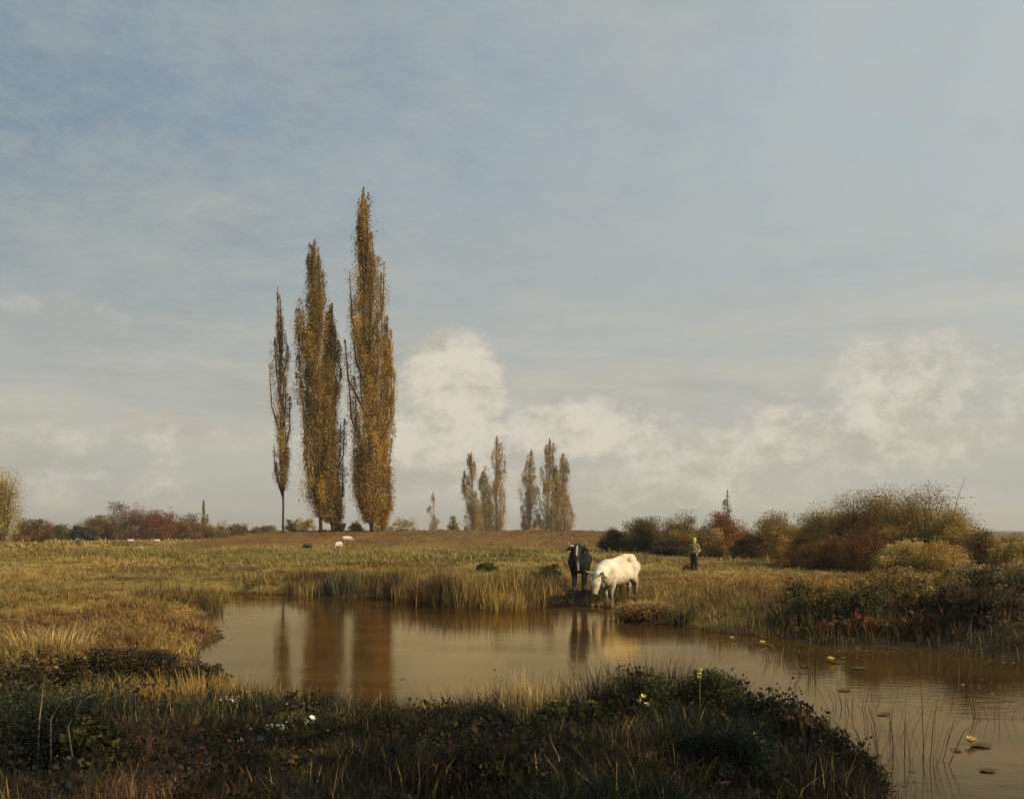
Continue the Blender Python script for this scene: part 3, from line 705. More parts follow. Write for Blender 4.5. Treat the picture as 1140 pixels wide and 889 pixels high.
tuft('grass_tussock', 'yellow tussock in the bright grass strip near the trodden path', 222, 790, 12.6, 520, .42, .62, ('gold', 'amber', 'straw'), 304, .009, .4)
tuft('grass_tussock', 'pale yellow tussock on the left pasture just above the dark bush', 56, 715, 17.0, 420, .5, .6, ('straw', 'gold', 'ivory'), 305, .014, .5)
tuft('rush_clump', 'near-black rush clump standing upright in the reed bed', 437, 668, 36.4, 130, 1.05, .32, ('deep', 'dark', 'brown'), 306, .03, .15, 'rushes')
tuft('rush_clump', 'dark red-brown rush clump at the bulge of the reed bed', 478, 674, 33.6, 240, .95, .55, ('russet', 'deep', 'brown'), 307, .028, .3, 'rushes')
tuft('rush_clump', 'red-brown rush clump with dark stems, next to the bulge of the reed bed', 505, 674, 33.4, 180, .9, .4, ('russet', 'brown', 'dark'), 308, .026, .25, 'rushes')
tuft('rush_clump', 'bluish dark rush clump in the middle of the long reed bed', 378, 664, 38.6, 200, .9, .6, ('dark', 'grey', 'deep'), 309, .03, .25, 'rushes')
tuft('rush_clump', 'golden rush clump growing out of the water in front of the reed bed', 560, 680, 32.2, 300, .62, .7, ('straw', 'gold', 'bronze'), 310, .022, .2, 'rushes')
bush('bush', 'dark low bush behind the reed bed on the open pasture', 542, 627, 52, 26, 311, ('dark', 'deep', 'olive'), leaf=.08, n_cl=40, per=60)
bush('bush', 'dark weedy bush on the bank right behind the black cow', 612, 630, 41, 36, 312, ('dark', 'olive', 'deep'), leaf=.08, n_cl=44, per=60)
tuft('rush_clump', 'arching dark rush stalks standing in the open water near the picture corner', 1012, 850, 10.9, 34, .95, .42, ('dark', 'deep', 'brown'), 313, .008, .55, 'rushes', 'rushes in the open water', WATER_Z)
tuft('rush_clump', 'sparse rush stalks in the water beside the bank bushes', 962, 850, 10.4, 14, .8, .2, ('dark', 'deep'), 314, .008, .7, 'rushes', 'rushes in the open water', WATER_Z)
tuft('rush_clump', 'few bent rush stalks farther out behind the arching ones', 985, 800, 12.4, 10, .95, .3, ('dark', 'brown'), 315, .008, .8, 'rushes', 'rushes in the open water', WATER_Z)
GS = 'dark sedge along the crest of the near bank'
for i_, (px, Y_, n_s, h_, lab) in enumerate([(655, 11.9, 420, .66, 'dark upright sedge right beside the golden tussock on the bank crest'), (692, 11.8, 460, .72, 'dark sedge in the middle of the bank crest behind the yellow spike'),
        (733, 11.9, 520, .80, 'tallest sedge on the bank crest, standing against the pond'), (775, 11.8, 460, .72, 'sedge on the crest just before the tall dark bush'), (818, 11.5, 380, .62, 'sedge leaning out over the narrow pond channel'),
        (560, 11.6, 200, .48, 'brown sedge between the fan of straw and the golden tussock')]):
    tuft('sedge_tuft', lab, px, 0, Y_, n_s, h_, .46, ('dark', 'dark', 'brown', 'deep'), 350 + i_, .008, .3, 'sedge', GS)
for i_, (px, row, n_s, h_, lab) in enumerate([(905, 752, 26, .45, 'thin rush clump standing in the channel close to the dense black bush'), (868, 735, 30, .4, 'low rush clump in the narrow neck of the channel'), (1075, 770, 22, .5, 'sparse rush clump in open water below the overhanging bramble'),
        (1030, 748, 26, .45, 'rush clump in the shade of the right bank'), (1110, 800, 16, .6, 'few tall rush stalks at the picture edge'), (948, 790, 18, .5, 'thin rushes beside the round black-green bush')]):
    tuft('rush_clump', lab, px, 0, F * (EYE - WATER_Z) / (row - HY), n_s, h_, .3, ('dark', 'deep', 'brown', 'bronze'), 370 + i_, .010, .6, 'rushes', 'rushes in the open water', WATER_Z)
# reed heap at the drinking place
def reed_heap():
    rng = np.random.default_rng(77); Y = 27.7; x = XY(717, Y); z0 = gz(x, Y)
    root = thing('reed_heap', 'russet and straw heap of cut reeds lying at the water edge by the white cow', 'reed heap', (x, Y, max(z0, WATER_Z)))
    # solid mound of matted litter
    nu, nv = 22, 9; V = []
    for j in range(nv):
        for i in range(nu):
            t = 2 * np.pi * i / nu; f = j / (nv - 1); r = np.cos(f * np.pi / 2) * (1 + .22 * np.sin(3 * t + 1) + .12 * np.sin(7 * t))
            V.append((np.cos(t) * r * .52, np.sin(t) * r * .34, np.sin(f * np.pi / 2) * .26 * (1 + .2 * np.sin(2 * t)) - .04))
    Q = [[j * nu + i, j * nu + (i + 1) % nu, (j + 1) * nu + (i + 1) % nu, (j + 1) * nu + i] for j in range(nv - 1) for i in range(nu)]
    link('matted_litter', raw_mesh('matted_litter', V, Q, None, np.tile(C['deep'], (len(V), 1)), True), M_FOL, root)
    n = 1500; a = rng.uniform(0, 2 * np.pi, n); f = rng.random(n)
    Bp = np.stack([np.cos(a) * .62 * np.sqrt(f), np.sin(a) * .42 * np.sqrt(f), .38 * np.sqrt(1 - f) * .9 - .03], 1)
    d = np.stack([np.cos(a + rng.normal(size=n) * .6), np.sin(a + rng.normal(size=n) * .6)], 1)
    wt = rng.dirichlet(np.ones(5) * .4, n)
    col = wt @ np.stack([C['amber'] * 1.4, C['rust'] * 1.1, C['gold'] * 1.3, C['russet'] * .6, C['ivory'] * 1.4])
    V, Q, T, cc = blades(Bp, rng.uniform(.10, .36, n), rng.uniform(.02, .045, n), d * rng.uniform(.6, 2.4, (n, 1)), col, rng)
    link('reed_stalks', raw_mesh('reed_stalks', V, Q, T, cc), M_GRASS, root)
reed_heap()
tuft('rush_clump', 'blue-black rush clump leaning beside the reed heap', 757, 694, 26.6, 130, .55, .25, ('dark', 'deep', 'grey'), 316, .025, .7, 'rushes')

# red-stemmed docks along the right shore
def dock(label, px, Y, seed):
    rng = np.random.default_rng(seed); x = XY(px, Y); z0 = max(gz(x, Y), WATER_Z)
    root = thing('dock_plant', label, 'plant', (x, Y, z0), 0, 'red docks on the right shore')
    st = Acc(); P = []
    for i in range(9):
        a = rng.uniform(0, 2 * np.pi); L = rng.uniform(.25, .5)
        e = np.array([np.cos(a) * L * .9, np.sin(a) * L * .5, rng.uniform(.12, .36)])
        st.add(*tube([(0, 0, -.05), e * .5 + np.array([0, 0, .1]), e], [.014, .012, .006], 5, False), C['rust'] * .9)
        P.append(e + rng.normal(size=(7, 3)) * .07)
    link('stems', st.mesh('dock_stems'), M_FOL, root)
    P = np.concatenate(P); w = rng.dirichlet(np.ones(3) * .5, len(P))
    V, Q, cc = leaves(P, .13, w @ np.stack([C['rust'], C['russet'], C['deep']]), .2, rng, .4)
    link('foliage', raw_mesh('dock_leaves', V, Q, None, cc), M_FOL, root)
for i, (px, Y, lab) in enumerate([(905, 23.0, 'red-stemmed dock nearest the reed heap on the right shore'), (948, 22.6, 'red dock at the water under the dusky green bush'), (975, 22.4, 'red dock in the middle of the red-leaved shore'),
        (1012, 22.2, 'red dock in front of the low sand bar'), (1045, 22.0, 'red dock closest to the black overhanging bramble')]):
    dock(lab, px, Y, 330 + i)

# ------------------------------------------------------------------ flowers
M_PET_Y = noise_mat('yellow_petal', (.62, .50, .14), (.72, .62, .25), 20, .5, .05)
M_PET_W = noise_mat('white_petal', (.70, .68, .58), (.80, .79, .72), 20, .5, .05)
M_PAD = noise_mat('lily_pad', (.035, .036, .014), (.095, .075, .028), 14, .75, .3, .12, .4, .6)
M_STEM = noise_mat('green_stem', (.03, .045, .015), (.06, .07, .025), 12, .7, .1)
M_GOLD = noise_mat('golden_stamen', (.5, .28, .03), (.6, .36, .05), 30, .6, .1)
def petal(base_r, L, w, tilt, ang):
    """a cupped petal: 3 x 4 grid"""
    V = []
    for i, t in enumerate((0, .35, .7, 1.0)):
        ww = w * (.35, 1, .85, .08)[i]
        for s in (-1, 0, 1):
            r = base_r + L * t * math.cos(tilt) - .0; z = L * t * math.sin(tilt) + .12 * L * t * t - (0 if s else .12 * w)
            V.append((r, s * ww * .5, z))
    c, s_ = math.cos(ang), math.sin(ang)
    V = [(x * c - y * s_, x * s_ + y * c, z) for x, y, z in V]
    Q = [[i * 3 + j, i * 3 + j + 1, i * 3 + j + 4, i * 3 + j + 3] for i in range(3) for j in range(2)]
    return V, Q
def pad_mesh(r, seed, notch=.35):
    rng = np.random.default_rng(seed); n = 26; V = [(0, 0, .004)]
    for ring in (.55, 1.0):
        for i in range(n):
            t = notch / 2 + (2 * math.pi - notch) * i / (n - 1)
            q = r * ring * (1 + .05 * math.sin(3 * t + seed))
            V.append((q * math.cos(t), q * math.sin(t) * .96, .004 + .010 * ring * (.5 + .5 * math.sin(2 * t + seed))))
    T = [[0, 1 + i, 2 + i] for i in range(n - 1)]
    Q = [[1 + i, 1 + n + i, 2 + n + i, 2 + i] for i in range(n - 1)]
    return raw_mesh('pad', V, Q, T, None, True)
def water_lily(label, px, row, s=1.0):
    Y = F * (EYE - WATER_Z) / (row - HY); root = thing('water_lily', label, 'water lily', (XY(px, Y), Y, WATER_Z + .006), 0, 'yellow water lilies on the pond')
    a = Acc()
    for (n, tilt, L, off) in ((8, .45, .085, 0), (7, .95, .075, .4), (5, 1.25, .06, .8)):
        for i in range(n):
            V, Q = petal(.012, L * s, .045 * s, tilt, off + 2 * math.pi * i / n); a.add([(x, y, z + .03) for x, y, z in V], Q)
    link('petals', a.mesh('lily_petals', True), M_PET_Y, root)
    b = Acc(); b.add(*tube([(0, 0, .02), (0, 0, .05 * s + .02)], [.018 * s, .010 * s], 8)); link('stamens', b.mesh('stamens'), M_GOLD, root)
    link('pad', pad_mesh(.13 * s, int(px)), M_PAD, root, (.10 * s, -.08 * s, .002))
water_lily('pale yellow water lily open on the water in front of the red docks', 925, 737, 1.0)
water_lily('round cream-yellow water lily alone in the near corner of the pond', 1081, 829, .85)
water_lily('small yellow water lily in the narrow neck of the pond by the reed heap', 849, 718, .9)
water_lily('tiny yellow water lily close to the sedge past the reed heap', 815, 712, .6)
def lily_pad(label, px, row, r, seed):
    Y = F * (EYE - WATER_Z) / (row - HY)
    o = link('lily_pad', pad_mesh(r, seed), M_PAD, None, (XY(px, Y), Y, WATER_Z + .006)); o.rotation_euler = (0, 0, seed * 1.7)
    tag(o, label, 'lily pad', 'loose lily pads on the pond')
for i, (px, row, r, lab) in enumerate([(956, 744, .26, 'large pale lily pad just past the open yellow lily'), (898, 742, .16, 'small lily pad on the bank side of the open yellow lily'),
        (984, 795, .17, 'dark lily pad above the arching rushes'), (1064, 835, .13, 'lily pad beside the round cream-yellow lily'), 
        (1100, 858, .17, 'dark lily pad in the corner below the round cream-yellow lily'), (940, 768, .2, 'lone lily pad in the middle of the open channel')]):
    lily_pad(lab, px, row, r * .5, 3 + i)
def iris(label, px, row_top, Y, n, seed, name='iris_plant', sz=1.0):
    rng = np.random.default_rng(seed); x = XY(px, Y); z0 = gz(x, Y); H = ZROW(row_top, Y) - z0
    root = thing(name, label, 'flower', (x, Y, z0))
    st, fl = Acc(), Acc()
    for i in range(n):
        e = np.array([rng.normal() * .035 * sz, rng.normal() * .03, H - i * .055 * sz])
        st.add(*tube([(0, 0, -.03), (e[0] * .3, e[1] * .3, e[2] * .5), e], [.006, .005, .003], 5, False))
        fl = Acc()
        for k in range(6):
            V, Q = petal(.004, .055 * sz, .035 * sz, rng.uniform(.3, 1.2), k * 1.05); fl.add(V, Q)
        link('blossom', fl.mesh('blossom', True), M_PET_Y, root, tuple(e))
    link('stem', st.mesh('stem'), M_STEM, root)
iris('yellow iris with open petals on the broad black-green mound', 846, 822, 8.9, 3, 401)
iris('yellow flower spike on the dark bush in the middle of the bank', 715, 776, 10.6, 3, 402, 'flower_spike', .8)
iris('narrow yellow flower spike before the tall dark bush at the water', 779, 747, 11.0, 3, 403, 'flower_spike', .6)
def blossom_plant(label, px, row, Y, n, spread, seed, size=.022, pet=None):
    rng = np.random.default_rng(seed); x = XY(px, Y); z0 = gz(x, Y); H = max(.12, ZROW(row, Y) - z0)
    root = thing('flowering_plant', label, 'flower', (x, Y, z0), 0, 'white flowers on the near bank')
    st, ms_ = Acc(), []
    for i in range(n):
        e = np.array([rng.normal() * spread, rng.normal() * spread, H * rng.uniform(.75, 1.05)])
        st.add(*tube([(e[0] * .3, e[1] * .3, -.03), e * .6, e], [.005, .004, .002], 4, False))
        if i < 3:
            fl = Acc()
            for k in range(6):
                V, Q = petal(.003, size, size * .8, .45 + rng.random() * .6, k * 1.05); fl.add(V, Q)
            ms_.append(fl.mesh('blossom', True)); ms_[-1].materials.append(pet or M_PET_W)
        q = link('blossom', ms_[i % 3], None, root, tuple(e)); q.rotation_euler = (rng.normal() * .4, rng.normal() * .4, rng.random() * 6)
    link('stem', st.mesh('stem'), M_STEM, root)
blossom_plant('cluster of small white blossoms in the dark herbs near the pond corner', 309, 812, 9.9, 26, .085, 411)
blossom_plant('pair of larger white blossoms shining against the dark green mound', 347, 799, 10.0, 3, .035, 412, .035)
blossom_plant('single white blossom beside the straw tussock', 257, 788, 11.8, 2, .015, 413, .034)
blossom_plant('few white blossoms on the black-green mound near the tree reflections', 372, 815, 9.6, 12, .13, 414, .014)

blossom_plant('loose white blossoms low on the bank beside the trodden earth path', 262, 846, 8.7, 9, .12, 415, .015)
blossom_plant('thin white blossoms in the bright grass strip', 250, 800, 12.0, 10, .12, 416, .016)
blossom_plant('cream blossoms in the herbs between straw tussock and dark green mound', 330, 790, 11.6, 12, .12, 417, .018)
# bare bramble canes in the dark corner
def cane(label, pts, Y, seed):
    x0 = XY(pts[0][0], Y); z0 = gz(x0, Y); rng = np.random.default_rng(seed)
    P3 = [(XY(px, Y) - x0, rng.normal() * .04, ZROW(py, Y) - z0) for px, py in pts]
    P3[0] = (P3[0][0], P3[0][1], -.05)
    a = Acc(); a.add(*tube(P3, np.linspace(.007, .003, len(P3)), 5)); mid = np.array(P3[len(P3) // 2]); e = mid + np.array([.12, 0, .09])
    a.add(*tube([mid, (mid + e) / 2 + np.array([0, 0, .02]), e], [.004, .003, .002], 4))
    tag(link('bramble_cane', a.mesh('cane'), M_CANE, None, (x0, Y, z0)), label, 'cane', 'bare canes in the near corner')
M_CANE = noise_mat('bleached_wood', (.12, .09, .06), (.26, .22, .17), 14, .85, .3)
cane('bleached crooked cane rising out of the black-green corner bramble', [(40, 840), (42, 800), (47, 768), (52, 750)], 8.3, 1)
cane('short forked bleached cane next to the crooked one', [(56, 830), (58, 800), (64, 788), (72, 782)], 8.2, 2)
cane('bleached cane slanting up beside the trodden earth path', [(80, 830), (82, 806), (87, 786), (92, 778)], 8.0, 3)

# ------------------------------------------------------------------ animals and the herder
def blob(parts, voxel, smooth=6):
    """fuse ellipsoids and tapered limbs into one continuous skin"""
    bm = bmesh.new()
    def ball(c, r, rot=None):
        ret = bmesh.ops.create_icosphere(bm, subdivisions=3, radius=1.0)
        Mx = Matrix.Translation(c) @ (rot.to_matrix().to_4x4() if rot else Matrix.Identity(4)) @ Matrix.Diagonal((*r, 1))
        bmesh.ops.transform(bm, matrix=Mx, verts=ret['verts'])
    for p in parts:
        if p[0] == 'e':
            ball(Vector(p[1]), p[2], Euler(p[3]) if len(p) > 3 else None)
        else:
            pts, rad = p[1], p[2]
            for i in range(len(pts) - 1):
                a, b = Vector(pts[i]), Vector(pts[i + 1]); d = b - a
                ret = bmesh.ops.create_cone(bm, cap_ends=True, segments=14, radius1=rad[i], radius2=rad[i + 1], depth=d.length)
                bmesh.ops.transform(bm, matrix=Matrix.Translation((a + b) / 2) @ d.to_track_quat('Z', 'Y').to_matrix().to_4x4(), verts=ret['verts'])
            for q, r in zip(pts, rad): ball(Vector(q), (r, r, r))
    me = bpy.data.meshes.new('blob'); bm.to_mesh(me); bm.free()
    o = bpy.data.objects.new('blob', me); COL.objects.link(o)
    m = o.modifiers.new('r', 'REMESH'); m.mode = 'VOXEL'; m.voxel_size = voxel; m.use_smooth_shade = True
    s = o.modifiers.new('s', 'SMOOTH'); s.factor = .5; s.iterations = smooth
    dg = bpy.context.evaluated_depsgraph_get(); out = bpy.data.meshes.new_from_object(o.evaluated_get(dg), depsgraph=dg)
    bpy.data.objects.remove(o); bpy.data.meshes.remove(me)
    out.polygons.foreach_set('use_smooth', np.ones(len(out.polygons), bool))
    return out
def hide_mat(name, base, patch, lo, hi, scale=2.2, blaze=None):
    m, nt, b = mat(name)
    tc = nt.nodes.new('ShaderNodeTexCoord')
    n = nt.nodes.new('ShaderNodeTexNoise'); n.inputs['Scale'].default_value = scale; n.inputs['Detail'].default_value = 4
    f = nt.nodes.new('ShaderNodeTexNoise'); f.inputs['Scale'].default_value = 40; f.inputs['Detail'].default_value = 4
    r = ramp(nt, [(lo, base), (hi, patch)])
    bp = nt.nodes.new('ShaderNodeBump'); bp.inputs['Strength'].default_value = .6; bp.inputs['Distance'].default_value = .02
    for q in (n, f): nt.links.new(tc.outputs['Object'], q.inputs['Vector'])
    nt.links.new(n.outputs[0], r.inputs[0]); nt.links.new(f.outputs[0], bp.inputs['Height']); nt.links.new(bp.outputs[0], b.inputs['Normal'])
    last = r.outputs[0]
    if blaze:
        a = nt.nodes.new('ShaderNodeAttribute'); a.attribute_name = 'marking'
        mx = nt.nodes.new('ShaderNodeMix'); mx.data_type = 'RGBA'; mx.inputs['B'].default_value = (*blaze, 1) if False else mx.inputs['B'].default_value
        mx.inputs[7].default_value = (*blaze, 1)
        nt.links.new(a.outputs['Fac'], mx.inputs[0]); nt.links.new(last, mx.inputs[6]); last = mx.outputs[2]
    # mud splashed on the lower legs and belly
    sx = nt.nodes.new('ShaderNodeSeparateXYZ'); nt.links.new(tc.outputs['Object'], sx.inputs[0])
    dn = nt.nodes.new('ShaderNodeTexNoise'); dn.inputs['Scale'].default_value = 9; dn.inputs['Detail'].default_value = 5; nt.links.new(tc.outputs['Object'], dn.inputs['Vector'])
    ad = nt.nodes.new('ShaderNodeMath'); ad.operation = 'MULTIPLY_ADD'; ad.inputs[1].default_value = .9; nt.links.new(dn.outputs[0], ad.inputs[0]); nt.links.new(sx.outputs[2], ad.inputs[2])
    mm = nt.nodes.new('ShaderNodeMapRange'); mm.inputs[1].default_value = .75; mm.inputs[2].default_value = 1.25; mm.inputs[3].default_value = .85; mm.inputs[4].default_value = 0; nt.links.new(ad.outputs[0], mm.inputs[0])
    md = nt.nodes.new('ShaderNodeMix'); md.data_type = 'RGBA'; md.inputs[7].default_value = (.075, .05, .028, 1); nt.links.new(mm.outputs[0], md.inputs[0]); nt.links.new(last, md.inputs[6]); last = md.outputs[2]
    if name == 'black_hide': nt.links.remove(md.inputs[0].links[0]); md.inputs[0].default_value = 0
    nt.links.new(last, b.inputs['Base Color'])
    set_in(b, Roughness=.75, Specular_IOR_Level=.2)
    return m
def mark(me, fn):
    n = len(me.vertices); co = np.zeros(n * 3, np.float32); me.vertices.foreach_get('co', co); co = co.reshape(-1, 3)
    a = me.attributes.new('marking', 'FLOAT', 'POINT'); a.data.foreach_set('value', np.clip(fn(co), 0, 1).astype(np.float32))
M_HORN = noise_mat('horn', (.20, .16, .10), (.42, .36, .26), 12, .45, .1, .4)
M_HOOF = noise_mat('hoof', (.025, .018, .012), (.06, .045, .03), 12, .5, .1, .3)
M_EYE = noise_mat('dark_eye', (.006, .005, .004), (.012, .009, .007), 6, .12, 0, .6)
M_MUZ = noise_mat('damp_muzzle', (.05, .035, .03), (.13, .085, .07), 10, .35, .1, .5)
def cow(label, loc, rz, pitch, pose, m, scale=1.0, horns=True, name='cow', cat='cow', markfn=None):
    root = thing(name, label, cat, loc, rz); root.rotation_euler = (0, pitch, rz); root.scale = (scale,) * 3
    pk, hd, mz = pose['poll'], pose['head'], pose['muzzle']
    parts = [('e', (.46, 0, .95), (.37, .275, .41)), ('e', (.02, 0, .89), (.64, .345, .385)), ('e', (.70, 0, .80), (.11, .06, .20)), ('e', (-.52, 0, 1.02), (.37, .27, .29)),
             ('c', [(.58, 0, 1.20), (.1, 0, 1.20), (-.45, 0, 1.24), (-.80, 0, 1.21)], [.13, .13, .125, .085]),
             ('e', (-.44, .20, 1.19), (.11, .07, .08)), ('e', (-.44, -.20, 1.19), (.11, .07, .08)), ('e', (-.78, .09, 1.16), (.07, .05, .06)), ('e', (-.78, -.09, 1.16), (.07, .05, .06)), ('e', (.42, .2, .80), (.10, .07, .14)), ('e', (.42, -.2, .80), (.10, .07, .14)),
             ('c', [(.52, 0, 1.06), ((.58 + pk[0]) / 2, pk[1] * .4, (1.06 + pk[2]) / 2 + .03), pk], [.28, .215, .145]),
             ('c', [pk, hd, mz], [.135, .122, .086]),
             ('e', (-.36, 0, .63), (.17, .13, .12)),
             ('c', [(-.84, 0, 1.2), (-.93, .0, 1.05), (-.95, .02, .75), (-.95, .03, .55)], [.045, .026, .022, .03]),
             ('c', [(-.95, .03, .56), (-.95, .03, .40)], [.045, .015])]
    fw = pose.get('front', (.05, -.06)); bw = pose.get('back', (.06, -.08)); hooves = []
    for s, f, k in ((1, fw[0], bw[0]), (-1, fw[1], bw[1])):
        parts.append(('c', [(.44, s * .16, .88), (.47 + f * .3, s * .165, .62), (.48 + f * .8, s * .15, .40), (.46 + f, s * .145, .13), (.48 + f, s * .145, .07)], [.17, .088, .058, .040, .050]))
        parts.append(('c', [(-.58, s * .16, .95), (-.47 + k * .3, s * .19, .70), (-.70 + k * .7, s * .17, .45), (-.65 + k, s * .16, .14), (-.63 + k, s * .16, .07)], [.22, .135, .062, .042, .052]))
        hooves += [(.50 + f, s * .145), (-.61 + k, s * .16)]
    d = Vector(mz) - Vector(pk); d.normalize(); side = Vector((0, 1, 0)) + Vector((-pk[1], 0, 0)) * 0
    up = d.cross(side); up = -up if up.z < 0 and abs(up.z) > .2 else up
    if up.x < 0 and abs(d.z) > .7: up = -up
    for s in (1, -1):
        q = Vector(pk) + d * .02 + side * s * .10
        parts.append(('c', [q, q + side * s * .12 - d * .02, q + side * s * .25 + Vector((0, 0, -.05))], [.038, .062, .020]))
    me = blob(parts, .017, 4)
    if markfn: mark(me, markfn)
    me.materials.append(m); o = bpy.data.objects.new('body', me); COL.objects.link(o); o.parent = root
    for s in (1, -1):
        if horns:
            q = Vector(pk) - d * .03 + side * s * .07 + up * .06; a = Acc()
            a.add(*tube([q, q + side * s * .13 + up * .03, q + side * s * .20 + up * .12, q + side * s * .18 + up * .23], [.034, .029, .020, .005], 8))
            link('horn', a.mesh('horn', True), M_HORN, root)
        e = Vector(pk).lerp(Vector(hd), .62) + side * s * .095 + up * .045
        bm = bmesh.new(); bmesh.ops.create_icosphere(bm, subdivisions=2, radius=.024); me2 = bpy.data.meshes.new('eye'); bm.to_mesh(me2); bm.free()
        link('eye', me2, M_EYE, root, e)
    bm = bmesh.new(); bmesh.ops.create_icosphere(bm, subdivisions=3, radius=1); me3 = bpy.data.meshes.new('muzzle')
    bmesh.ops.transform(bm, matrix=Matrix.Translation(Vector(mz) + d * .025) @ Matrix.Diagonal((.066, .072, .066, 1)), verts=bm.verts); bm.to_mesh(me3); bm.free()
    me3.polygons.foreach_set('use_smooth', np.ones(len(me3.polygons), bool)); link('muzzle', me3, M_MUZ, root)
    for hx, hy in hooves:
        a = Acc(); a.add(*tube([(hx - .005, hy, .075), (hx + .012, hy, .0)], [.052, .066], 10)); link('hoof', a.mesh('hoof', True), M_HOOF, root)
    return root
M_WHITE = hide_mat('cream_white_hide', (.44, .37, .25), (.68, .64, .53), .35, .62)
M_BLACK = hide_mat('black_hide', (.006, .0065, .007), (.016, .017, .018), .35, .65, blaze=(.55, .52, .46))
M_BROWN = hide_mat('brown_hide', (.035, .020, .012), (.085, .047, .025), .35, .65)
# white cow: head down to drink, coming down the bank
wx, wy = XY(690, 33.0), 33.0
fwd = (-.62, -.74); rz = math.atan2(fwd[1], fwd[0]); n_ = math.hypot(*fwd)
zf = gz(wx + fwd[0] / n_ * .5, wy + fwd[1] / n_ * .5); zb = gz(wx - fwd[0] / n_ * .6, wy - fwd[1] / n_ * .6)
cow('cream-white cow lowering its head to drink at the pond edge', (wx, wy, (zf * .6 + zb * .5) / 1.1), rz, math.atan2(zb - zf, 1.1), dict(poll=(.93, .02, .98), head=(1.08, .02, .77), muzzle=(1.17, .02, .54), front=(.12, -.06), back=(.05, -.12)), M_WHITE, 1.08, horns=True)
kx, ky = XY(645, 35.3), 35.3
cow('black cow with a white blaze facing the viewer at the pond edge', (kx, ky, gz(kx, ky) + .01), R(-97), 0, dict(poll=(.98, 0, 1.30), head=(1.14, 0, 1.17), muzzle=(1.28, 0, .98), front=(.03, -.05)), M_BLACK, 1.06,
    markfn=lambda c: np.maximum(np.exp(-((c[:, 1]) / .022) ** 2) * .8 * sstep(1.06, 1.12, c[:, 0]) * sstep(1.05, 1.15, c[:, 2]), np.exp(-((c[:, 1] + .02) / .05) ** 2) * sstep(.66, .74, c[:, 0]) * sstep(.98, .90, c[:, 2]) * sstep(.55, .62, c[:, 2]) * 0 + np.exp(-((c[:, 1]) / .035) ** 2) * .6 * (c[:, 0] > .62) * (c[:, 2] < .92) * (c[:, 2] > .6)))
bx, by = XY(694, 34.4), 34.4
cow('small brown calf standing behind the belly of the white cow', (bx, by, gz(bx, by)), R(-125), 0, dict(poll=(.92, 0, 1.05), head=(1.08, 0, .86), muzzle=(1.2, 0, .68)), M_BROWN, .70, horns=False, name='calf', cat='calf')

def sheep_proto():
    root = thing('sheep', 'white sheep grazing on the dyke slope below the broad russet poplar', 'sheep', (0, 0, 0), 0, 'sheep grazing below the dyke')
    body = blob([('e', (0, 0, .52), (.42, .22, .23)), ('e', (-.2, 0, .54), (.27, .22, .21)), ('e', (.25, 0, .53), (.22, .20, .21)), ('c', [(.34, 0, .58), (.52, 0, .46)], [.14, .09]),
                 ('c', [(.5, 0, .48), (.60, 0, .34), (.66, 0, .22)], [.085, .07, .045]), ('c', [(.52, .06, .48), (.52, .17, .45)], [.03, .02]), ('c', [(.52, -.06, .48), (.52, -.17, .45)], [.03, .02]),
                 ('c', [(-.42, 0, .58), (-.47, 0, .40)], [.05, .03])] +
                [('c', [(x, s * .12, .42), (x + .01, s * .12, .22), (x, s * .12, .03)], [.07, .04, .035]) for x in (.24, -.26) for s in (1, -1)], .022, 4)
    body.materials.append(M_WOOL); o = bpy.data.objects.new('body', body); COL.objects.link(o); o.parent = root
    return root
M_WOOL = hide_mat('white_wool', (.50, .46, .36), (.70, .66, .55), .35, .65, 5)
M_WOOLD = hide_mat('dark_wool', (.05, .04, .03), (.10, .08, .055), .35, .65, 5)
def at(px, row):
    """ground point whose base shows at this pixel of the far pasture: walk outwards until the ground meets the sight line"""
    ys = np.arange(45, 400, .25); xs = XY(px, ys); d = height(xs, ys) - ZROW(row, ys)
    i = int(np.argmax(d > 0)) if (d > 0).any() else len(ys) - 1
    return float(xs[i]), float(ys[i])
sh = sheep_proto(); x_, y_ = at(377, 614); sh.location = (x_, y_, gz(x_, y_)); sh.rotation_euler = (0, 0, R(-105))
for px, row, rz_, s, lab, dk in ((343, 613.5, R(160), .8, 'dark brown sheep grazing on the dyke slope below the thin poplar', 1), (386, 606, R(20), .9, 'pale sheep higher up the dyke, just above the grazing white one', 0),
        (86, 606.5, R(-80), 1.0, 'white sheep out on the far pasture in front of the blackish hedge bush', 0), (145, 605.5, R(10), .75, 'tiny white sheep below the top of the hedge dome', 0), (175, 605.5, R(200), .75, 'tiny white sheep below the reddest hedge bush', 0)):
    x_, y_ = at(px, row); c = copy_tree(sh, lab, (x_, y_, gz(x_, y_)), rz_, s)
    if dk:
        ob = c.children[0]; ob.data = ob.data.copy(); ob.data.materials[0] = M_WOOLD

